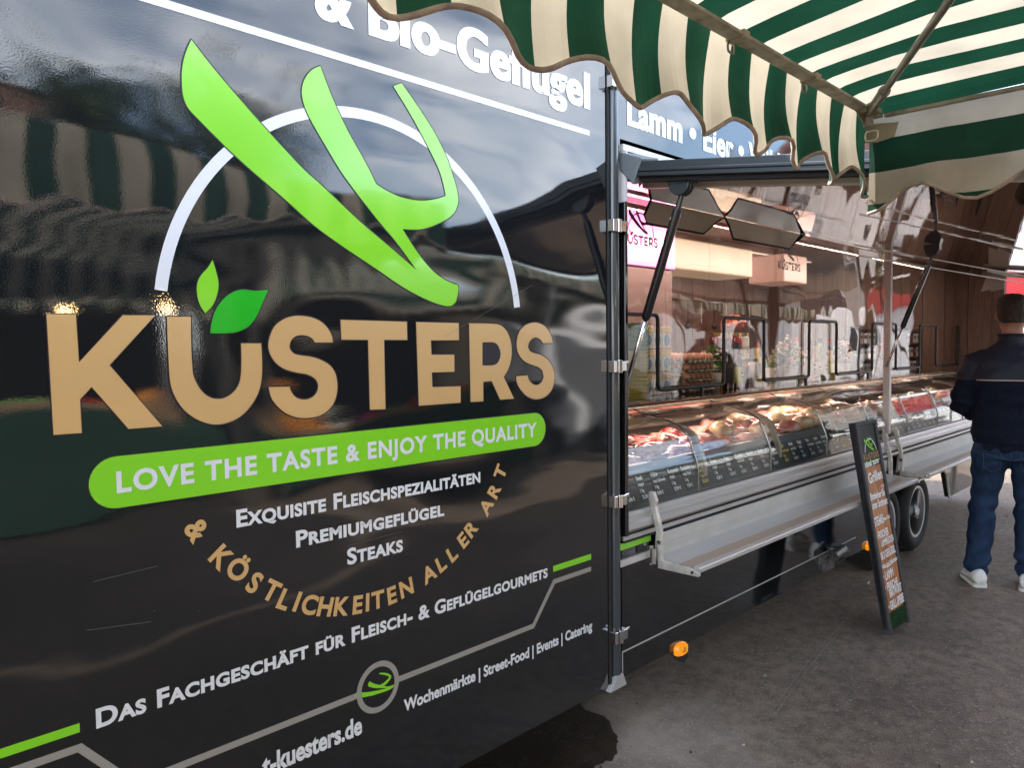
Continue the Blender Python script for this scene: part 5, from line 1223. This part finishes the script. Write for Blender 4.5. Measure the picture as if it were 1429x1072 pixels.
# hair
hair = MB()
rings = []
for z, rx, ry, ox in [(-.055,.045,.062,-.058),(-.02,.074,.078,-.034),(.02,.100,.084,-.012),(.055,.106,.085,-.004),(.085,.098,.078,-.002),(.108,.074,.060,-.002),(.122,.040,.035,-.002)]:
    rings.append([Vector((hc.x+ox+x.x, x.y, hc.z+z)) for x in ell(0,0,0,rx,ry,28,2.1)])
hair.loft(rings)
remesh(hair, 'hair', hairm, person, .008, 2, lambda l: .005*noise.noise(l*60)+.003*noise.noise(l*Vector((140,140,40)) if False else Vector((l.x*150,l.y*150,l.z*50))))
# jacket
jk = MB()
jk.loft([ell(-.005,0,.845,.135,.185), ell(-.005,0,.88,.150,.205), ell(-.01,0,.94,.150,.205), ell(-.015,0,1.05,.148,.205), ell(-.015,0,1.18,.148,.215), ell(-.015,0,1.30,.150,.225), ell(-.01,0,1.40,.130,.215), ell(-.005,0,1.455,.100,.165), ell(.0,0,1.495,.075,.10), ell(.01,0,1.53,.068,.072), ell(.012,0,1.555,.068,.072)])
for S_j, E_j, W_j in ((LS,LE,LW),(RS,RE,RW)):
    jk.tube([(S_j[0]-.01,S_j[1]*.75,S_j[2]-.02), (S_j[0]-.01,S_j[1]*1.12,S_j[2]-.04), Vector(S_j).lerp(Vector(E_j),.5), E_j], [.078,.084,.074,.066], 16); jk.tube([E_j, Vector(E_j).lerp(Vector(W_j),.4), Vector(E_j).lerp(Vector(W_j),.96)], [.066,.060,.046], 14)
def wr_j(l):
    w_ = .013*noise.noise(Vector((l.x*6,l.y*6+l.z*5,l.z*13)))+.003*noise.noise(Vector((l.x*20,l.y*20,l.z*34)))
    if abs(l.y) > .2 and l.z < 1.3: w_ += .006*sin(l.z*70+l.x*20)*math.exp(-((l.z-1.14)/.08)**2)
    if l.z < .93: w_ += .006*sin(l.y*60)*(.93-l.z)/.08 - .004*(l.z < .875)
    w_ -= .010*math.exp(-((l.z-.885)/.008)**2)
    return w_
jacket = remesh(jk, 'jacket', [navy, navy2], person, .011, 3, wr_j)
inv = PM.inverted(); bL = abs_loc(person)
for p in jacket.data.polygons:
    l = inv @ (Vector(p.center)+bL)
    if l.z > 1.285 and l.z < 1.60: p.material_index = 1
# collar and piping across the back
def on_jacket(y, z):
    return None
from mathutils.bvhtree import BVHTree
jb = BVHTree.FromPolygons([tuple(v.co+bL) for v in jacket.data.vertices], [tuple(p.vertices) for p in jacket.data.polygons])
path = []
for k in range(31):
    y = -.185+.37*k/30; o_ = PM @ Vector((-.6, y, 1.283)); d_ = (PM.to_3x3() @ Vector((1,0,0)))
    h = jb.ray_cast(o_, d_)
    if h[0] is not None: path.append(h[0]-d_*.001)
mb = MB(); mb.tube(path, .0035, 6); mb.build('piping', mat('pale piping', (.62,.50,.42), .5), jacket, smooth=True)
mb = MB(); mb.tube([PM @ v for v in ell(.012,0,1.556,.068,.072)], .008, 8, closed=True); mb.build('collar_edge', navy2, jacket, smooth=True)
# jeans
jn = MB()
jn.loft([ell(-.005,0,.80,.135,.175), ell(-.008,0,.86,.138,.178), ell(0,0,.93,.12,.165)])
for sg, H_j, K_j, A_j in ((1,LH,LK,LA),(-1,RH,RK,RA)):
    h, k_, a_ = Vector(H_j), Vector(K_j), Vector(A_j)
    jn.tube([h+Vector((-.02,0,.0)), h+Vector((-.022,.004*sg,-.08)), h.lerp(k_,.45), k_+Vector((.0,0,.03))], [.098,.104,.092,.074], 20)
    jn.tube([k_+Vector((0,0,.03)), k_.lerp(a_,.3), k_.lerp(a_,.75), a_+Vector((.0,0,.04)), a_+Vector((.012,0,.005))], [.076,.075,.070,.068,.068], 20)
def wr_l(l):
    w_ = .010*noise.noise(Vector((l.x*9,l.y*9+l.z*6,l.z*13)))
    for zc, am, fr in ((.13,.009,75),(.48,.006,60),(.76,.005,50)):
        w_ += am*sin(l.z*fr+l.y*18+3*noise.noise(l*6))*math.exp(-((l.z-zc)/.085)**2)
    return w_
jeans = remesh(jn, 'jeans', denim, person, .010, 2, wr_l)
je = BVHTree.FromPolygons([tuple(v.co+bL) for v in jeans.data.vertices], [tuple(p.vertices) for p in jeans.data.polygons])
st_m = mat('denim stitching', (.05,.075,.13), .8)
def seam(pts):
    P = []
    for (y0, z0), (y1, z1) in zip(pts, pts[1:]):
        for k in range(8):
            y = y0+(y1-y0)*k/8; z = z0+(z1-z0)*k/8; o_ = PM @ Vector((-.6, y, z)); d_ = PM.to_3x3() @ Vector((1,0,0)); h = je.ray_cast(o_, d_)
            if h[0] is not None: P.append(h[0]-d_*.0004)
    if len(P) > 2: mb = MB(); mb.tube(P, .0016, 5); mb.build('stitching', st_m, jeans)
for sg in (1,-1):
    seam([(sg*.05,.845),(sg*.052,.745),(sg*.095,.72),(sg*.138,.745),(sg*.142,.845)])
seam([(0,.86),(0,.72)]); seam([(-.15,.835),(0,.80),(.15,.835)])
# shoes
shoe_w = mat('white leather', (.74,.73,.70), .45, noise_amt=.12, noise_scale=20, bump=.2, bump_scale=60)
for sg, A_j, tw in ((1,LA,.25),(-1,RA,-.15)):
    a_ = Vector(A_j); M3 = PM @ Matrix.Translation((a_.x, a_.y, 0)) @ Matrix.Rotation(tw, 4, 'Z')
    def sec(x, hw, h0, h1, n=16):
        out = []
        for k in range(n):
            t = 2*pi*k/n; y = hw*cos(t); z = (h0+h1)/2+(h1-h0)/2*sin(t); z = max(z, h0+.002); out.append(M3 @ Vector((x, y*(1 if sin(t) < 0 else 1-.25*sin(t)), z)))
        return out
    mb = MB(); mb.loft([sec(-.090,.026,.016,.085), sec(-.084,.037,.016,.106), sec(-.050,.043,.016,.112), sec(.0,.044,.016,.108), sec(.04,.042,.016,.088), sec(.09,.047,.016,.068), sec(.14,.050,.016,.055), sec(.18,.042,.016,.046), sec(.20,.022,.016,.036)]); shoe = mb.build('shoe', shoe_w, person, smooth=True)
    mb = MB(); ol = [(x, s_*hw) for s_, rng in ((1,range(9)),(-1,range(8,-1,-1))) for x, hw in [[(-.094,.024),(-.084,.037),(-.050,.0435),(0,.045),(.04,.046),(.09,.051),(.14,.054),(.185,.045),(.207,.022)][q] for q in rng]]
    mb.add([M3 @ Vector((x, y, z)) for z in (.0,.020) for x, y in ol], [tuple(range(18)), tuple(range(35,17,-1))]+[(k, k+18, (k+1) % 18+18, (k+1) % 18) for k in range(18)]); mb.build('sole', mat('white rubber', (.62,.61,.58), .6), shoe)

# ------------------------------------------------------------------ the rest of the market, behind and across the lane
def van(x, y, rz, lab, k):
    t_ = thing('delivery_van', (x, y, 0), lab, 'van', 'white vans parked behind the stalls', rz)
    M = Matrix.Translation((x, y, 0)) @ Matrix.Rotation(0, 4, 'Z')
    prof = [(-2.7,.35),(-2.72,2.25),(-2.55,2.42),(1.0,2.45),(1.35,2.35),(2.0,1.35),(2.75,1.10),(2.85,.75),(2.82,.35)]
    mb = MB(); mb.prism(prof, -.95, .95); mb.v = [(a+x, b*(1-.06*max(0, c-1.2))+y, c) for a, b, c in mb.v]; mb.build('body', mat('white van paint', (.74,.74,.75), .2, coat=.6), t_, bevel=.05)
    gm = mat('dark van glass', (.02,.025,.03), .05, coat=1)
    mb = MB(); mb.add([(x+1.40,y-.82,2.26),(x+1.98,y-.86,1.42),(x+1.98,y+.86,1.42),(x+1.40,y+.82,2.26),(x+1.42,y-.82,2.28),(x+2.01,y-.86,1.42),(x+2.01,y+.86,1.42),(x+1.42,y+.82,2.28)], [(0,1,2,3),(7,6,5,4),(0,4,5,1),(1,5,6,2),(2,6,7,3),(3,7,4,0)]); mb.build('windscreen', gm, t_)
    for sg in (-1,1):
        mb = MB(); mb.box(x+.45, x+1.45, y+sg*.93-.01, y+sg*.93+.01, 1.35, 1.95); mb.build('side_window', gm, t_)
        for wx_ in (-1.75, 1.9):
            mb = MB(); mb.lathe([(.0,-.1),(.2,-.1),(.33,-.09),(.34,.0),(.33,.1),(.0,.1)], (x+wx_, y+sg*.86, .34), 24, axis='Y'); mb.build('wheel', rubber, t_)
        mb = MB(); mb.box(x+2.80, x+2.86, y+sg*.70-.16, y+sg*.70+.16, .85, 1.02); mb.build('headlight', mat('lamp glass', (.7,.7,.7), .1), t_)
    return t_
v0 = van(10.5, -7.2, 0, 'white van parked across the lane, nearest the trailer end', 0)
for i, (x, y, rz) in enumerate([(16.6,-7.5,0),(22.8,-7.0,.1),(20.5,5.4,1.3)]):
    c = copy_tree(v0); c.location = (x, y, 0); c.rotation_euler.z = rz; c['label'] = ['white van parked across the lane, second from the trailer','white van parked across the lane, farthest of the row','white van parked crosswise beyond the trailer end'][i]
# trees
def tree(x, y, h, seed, lab):
    t_ = thing('tree', (x, y, 0), lab, 'tree', 'trees beyond the market'); rt_ = random.Random(seed)
    mb = MB(); mb.tube([(x,y,0),(x+.05,y,h*.3),(x+.1,y+.05,h*.55),(x,y,h*.8)], [.22,.17,.12,.04], 10)
    br = []
    for k in range(9):
        a = rt_.uniform(0, 6.3); b = Vector((x, y, h*rt_.uniform(.35,.6))); e = b+Vector((cos(a)*h*.22, sin(a)*h*.22, h*rt_.uniform(.1,.3))); mb.tube([b, b.lerp(e,.5)+Vector((0,0,.1)), e], [.07,.05,.02], 6); br.append(e)
    mb.build('trunk', mat('bark', (.07,.05,.035), .9), t_, smooth=True)
    mb = MB()
    for k in range(3200):
        c = rt_.choice(br); d_ = Vector((rt_.gauss(0,1), rt_.gauss(0,1), rt_.gauss(0,.8))); p = c+d_*h*.085; s_ = rt_.uniform(.07,.15)
        u_ = Vector((rt_.uniform(-1,1), rt_.uniform(-1,1), rt_.uniform(-.6,.6))).normalized()*s_; w_ = u_.orthogonal().normalized()*s_*.6
        mb.add([p-u_, p+w_, p+u_, p-w_], [(0,1,2,3)])
    mb.build('crown', mat('tree leaves', (.055,.10,.025), .6, translucent=.3, noise_amt=.5, noise_scale=1), t_)
for i, (x, y, h) in enumerate([(-6,-13,7.5),(-1.5,-15,9),(3.2,-13.5,7),(7.2,-16,8.5),(27,3.5,9)]): tree(x, y, h, i, ['leafy tree across the lane, farthest left','tall leafy tree across the lane behind the stalls','leafy tree across the lane facing the lettered door','leafy tree across the lane, farthest right','leafy tree far beyond the trailer end'][i])
# buildings
def building(x0, x1, y0, y1, h, col, lab, nx, nz_, face, roofc=(.2,.09,.07)):
    t_ = thing('building', ((x0+x1)/2, (y0+y1)/2, 0), lab, 'building'); mb = MB(); mb.box(x0, x1, y0, y1, 0, h); mb.build('wall', mat('wall '+lab[:9], col, .8, noise_amt=.12, noise_scale=2), t_)
    mb = MB(); mb.box(x0-.3, x1+.3, y0-.3, y1+.3, h+.003, h+.35); mb.build('roof', mat('roof '+lab[:9], roofc, .8), t_)
    gm = mat('window glass', (.03,.04,.05), .05, coat=1); wf_ = mat('window frame', (.65,.65,.62), .5)
    for i in range(nx):
        for j in range(nz_):
            zc = 3.4+2.9*j
            if zc+1.3 > h: continue
            if face == 'y': xc = x0+(x1-x0)*(i+.5)/nx; b = (xc-.55, xc+.55, y1-.02, y1+.04); g_ = (xc-.48, xc+.48, y1+.041, y1+.05)
            else: yc = y0+(y1-y0)*(i+.5)/nx; b = (x0-.04, x0+.02, yc-.55, yc+.55); g_ = (x0-.05, x0-.041, yc-.48, yc+.48)
            mb = MB(); mb.box(*b, zc-.8, zc+.8); o = mb.build('window', wf_, t_); mb = MB(); mb.box(*g_, zc-.73, zc+.73); mb.build('pane', gm, o)
building(-26, -7, -30, -21, 9.5, (.55,.50,.42), 'cream three storey house across the market square', 7, 2, 'y')
building(-5, 8, -32, -23, 8, (.38,.20,.15), 'red brick house across the market square', 5, 2, 'y')
building(19, 27, 7.5, 22, 8, (.62,.62,.60), 'pale grey house far behind the trailer end', 5, 2, 'x')
building(30, 38, -14, 2.5, 9, (.34,.31,.28), 'white house closing the lane behind the customer', 6, 2, 'x')
# white kiosk with red fascia directly behind the customer
kx = 13.5
kk_ = thing('kiosk', (kx+1.5, .9, 0), 'white market kiosk with red fascia behind the customer at the right edge', 'kiosk')
wk = mat('white kiosk panel', (.76,.76,.77), .3, coat=.3)
mb = MB(); mb.box(kx, kx+3, -2.2, 3.2, .25, 3.6); mb.build('wall', wk, kk_, bevel=.03)
mb = MB(); mb.box(kx-.06, kx-.001, -2.2, 2.2, 2.05, 2.75); mb.build('red_fascia', mat('red paint', (.60,.015,.02), .35), kk_)
mb = MB(); mb.box(kx-.5, kx-.061, -2.2, 2.2, 2.80, 2.86); mb.build('awning_board', wk, kk_)
for q in range(6): mb = MB(); mb.box(kx-.03, kx-.001, -2.1+.85*q, -2.08+.85*q, .30, 2.04); mb.build('panel_joint', mat('joint grey', (.3,.3,.32), .5), kk_)
for q in (-1.2, 1.8): mb = MB(); mb.lathe([(.0,-.06),(.3,-.06),(.3,.06),(.0,.06)], (kx+.8, q, .3), 20, axis='Y'); mb.build('wheel', rubber, kk_)
sp_ = onp(1431, 480, 0, 11.0); rs_ = thing('round_sign', (11.0, sp_.y, 0), 'round white sign with red lettering on a post behind the customer', 'sign')
mb = MB(); mb.lathe([(.0,-.01),(.29,-.01),(.29,.01),(.0,.01)], (11.0, sp_.y, sp_.z), 36, axis='X'); disc = mb.build('disc', mat('white enamel', (.78,.78,.78), .3), rs_)
RM = Matrix.Translation((11.0-.012, sp_.y, sp_.z)) @ Matrix.Rotation(radians(-90), 4, 'Z')
mb = MB(); letters(mb, 'SB', -.17, .17, .02, .15, -.002, bold=.05, M=RM); letters(mb, 'MARKT', -.18, .18, -.14, .09, -.002, bold=.05, M=RM); mb.build('lettering', mat('red print', (.65,.02,.03), .4), disc)
mb = MB(); o_, i_ = arcband(0, 0, .245, .262, 0, 2*pi); band(mb, o_, i_, -.002, 0, RM); mb.build('ring', mat('grey blue print', (.25,.28,.35), .4), disc)
mb = MB(); mb.tube([(11.03, sp_.y, 0), (11.03, sp_.y, sp_.z)], .025, 10); mb.build('post', alu, rs_)
# next trailer's folded bars at the right edge
nb = thing('folding_rack', (8.1, -.5, 0), 'aluminium double bar rack with clipped white sheets at the trailer end', 'rack')
a = onp(1371, 368, 0, 8.1); b = onp(1450, 371, 0, 8.1); mb = MB(); mb.tube([a, b], .022, 8); mb.tube([a+Vector((0,0,-.09)), b+Vector((0,0,-.09))], .022, 8); mb.build('bars', alu_l, nb, smooth=True)
mb = MB(); mb.tube([b+Vector((0,-.02,.1)), Vector((b.x, b.y-.02, 0))], .025, 8); mb.build('post', alu, nb)
for q, px in enumerate((1385, 1398)):
    p = onp(px, 388, 0, 8.08); mb = MB(); mb.add([p+Vector(v) for v in ((0,.05,.02),(0,-.04,.03),(-.03,-.02,-.10),(-.04,.08,-.12),(.004,.05,.02),(.004,-.04,.03),(-.026,-.02,-.10),(-.036,.08,-.12))], [(0,1,2,3),(7,6,5,4),(0,4,5,1),(1,5,6,2),(2,6,7,3),(3,7,4,0)]); mb.build('sheet', wh, nb)
# market stalls across the lane
cl_g = mat('green stall cloth', (.010,.045,.025), .8); tarp = mat('dark tarpaulin', (.03,.032,.03), .8); wood = mat('crate wood', (.35,.22,.12), .8, noise_amt=.3)
produce = [('cabbage', mat('cabbage', (.22,.34,.10), .6), 'green'), ('tomato', mat('tomato', (.55,.04,.02), .3), 'red'), ('orange', mat('orange fruit', (.75,.28,.03), .5), 'orange'), ('white_blossom', mat('white blossom', (.75,.73,.65), .7), 'white'), ('magenta_blossom', mat('magenta blossom', (.5,.04,.25), .7), 'magenta')]
def stall(x0, x1, yf, yb, idx, lab):
    t_ = thing('market_stall', ((x0+x1)/2, (yf+yb)/2, 0), lab, 'stall', 'market stalls across the lane')
    mb = MB(); xx = x0; k = 0
    zt = 2.35
    mb2 = MB()
    while xx < x1-.01:
        xn = min(x1, xx+.115)
        mb.add([(xx, yf, zt), (xn, yf, zt), (xn, yb, 2.75), (xx, yb, 2.75)], [(0,1,2,3)], k % 2)
        for q in range(3):
            a = xx+(xn-xx)*q/3; b = xx+(xn-xx)*(q+1)/3
            za, zb2 = 2.02-.04*cos(2*pi*a/.34), 2.02-.04*cos(2*pi*b/.34)
            mb2.add([(a, yf+.02*sin(a*9), za), (b, yf+.02*sin(b*9), zb2), (b, yf, zt), (a, yf, zt)], [(0,1,2,3)], k % 2)
        xx = xn; k += 1
    mb.build('roof_canvas', [cream_f, green_f], t_); mb2.build('valance', [cream_f, green_f], t_)
    mb = MB(); mb.box(x0, x1, yb-.03, yb, .1, 2.7); mb.build('back_wall', tarp, t_)
    for px_, py_ in ((x0,yf-.1),(x1,yf-.1),(x0,yb),(x1,yb)): mb = MB(); mb.tube([(px_,py_,0),(px_,py_,2.4)], .025, 8); mb.build('pole', rodm, t_)
    mb = MB(); mb.box(x0+.1, x1-.1, yf-.9, yf-.15, .1, .82); mb.build('table', cl_g, t_, bevel=.02)
    rp_ = random.Random(idx); n_ = int((x1-x0-.3)/.5)
    for q in range(n_):
        xb_ = x0+.2+.5*q; nm, mm, cn = produce[(q+idx) % 5]
        cr_ = thing('crate', (xb_+.22, yf-.5, .82), 'wooden crate of %s produce, %s on the %s' % (cn, ordn[q % 10], lab.split(',')[0]), 'crate', 'produce crates across the lane')
        mb = MB(); mb.box(xb_, xb_+.44, yf-.8, yf-.2, .822, .84)
        for a in ((xb_,xb_+.44,yf-.2,yf-.185),(xb_,xb_+.44,yf-.815,yf-.8)): mb.box(*a, .822, .96)
        mb.build('slats', wood, cr_)
        mb = MB()
        for p in range(26): blob(mb, (xb_+.06+.32*rp_.random(), yf-.73+.46*rp_.random(), .90+.12*rp_.random()), .055, p, 1, .12)
        o = mb.build('contents', mm, cr_, smooth=True); o['kind'] = 'stuff'
    return t_
for dx, dy, lab in ((6.3,-2.0,'green and cream striped canopy added unseen to shade the lane behind the customer'),(10.9,-2.0,'green and cream striped canopy added unseen to shade the lane beyond the trailer end')):
    c = copy_tree(canopy); c.location = canopy.location+Vector((dx, dy, 0)); c['label'] = lab  # canopy copies added out of view to keep sun off the lane
stall(-5.2, -1.0, -5.6, -7.6, 0, 'striped stall across the lane, left of the lettered door, laden with crates')
stall(-.6, 3.6, -5.7, -7.7, 1, 'striped stall across the lane, opposite the lettered door, laden with crates')
stall(4.0, 8.0, -5.6, -7.6, 2, 'striped stall across the lane, opposite the serving flap, laden with crates')
# lit bulbs under the stalls (they glow in the door's reflection)
bulbm = mat('lit bulb', (1,.8,.5), .3, emit=(1,.62,.25), estr=60)
bp_ = None
for i, (x, y, z) in enumerate([(-4.2,-6.1,2.12),(-3.1,-6.1,2.06),(-1.9,-6.2,2.1),(.4,-6.3,2.08),(1.2,-6.3,2.04),(2.2,-6.2,2.0),(3.1,-6.2,2.1),(4.7,-6.2,2.05),(5.4,-6.2,2.1),(6.8,-6.2,2.06)]):
    t_ = thing('hanging_bulb', (x, y, z), 'lit warm bulb under the stall canvas across the lane, %s from the left' % ordn[i], 'lamp', 'lit bulbs under the stall canvas')
    mb = MB(); blob(mb, (x, y, z), .034, 0, 2, 0); mb.build('bulb', bulbm, t_, smooth=True)
    mb = MB(); mb.lathe([(.0,.04),(.02,.04),(.02,.09),(.0,.09)], (x,y,z), 10); mb.tube([(x,y,z+.09),(x,y,2.55)], .004, 5); mb.build('cord', blackm, t_)
# two shoppers in front of the stalls, only seen as reflections
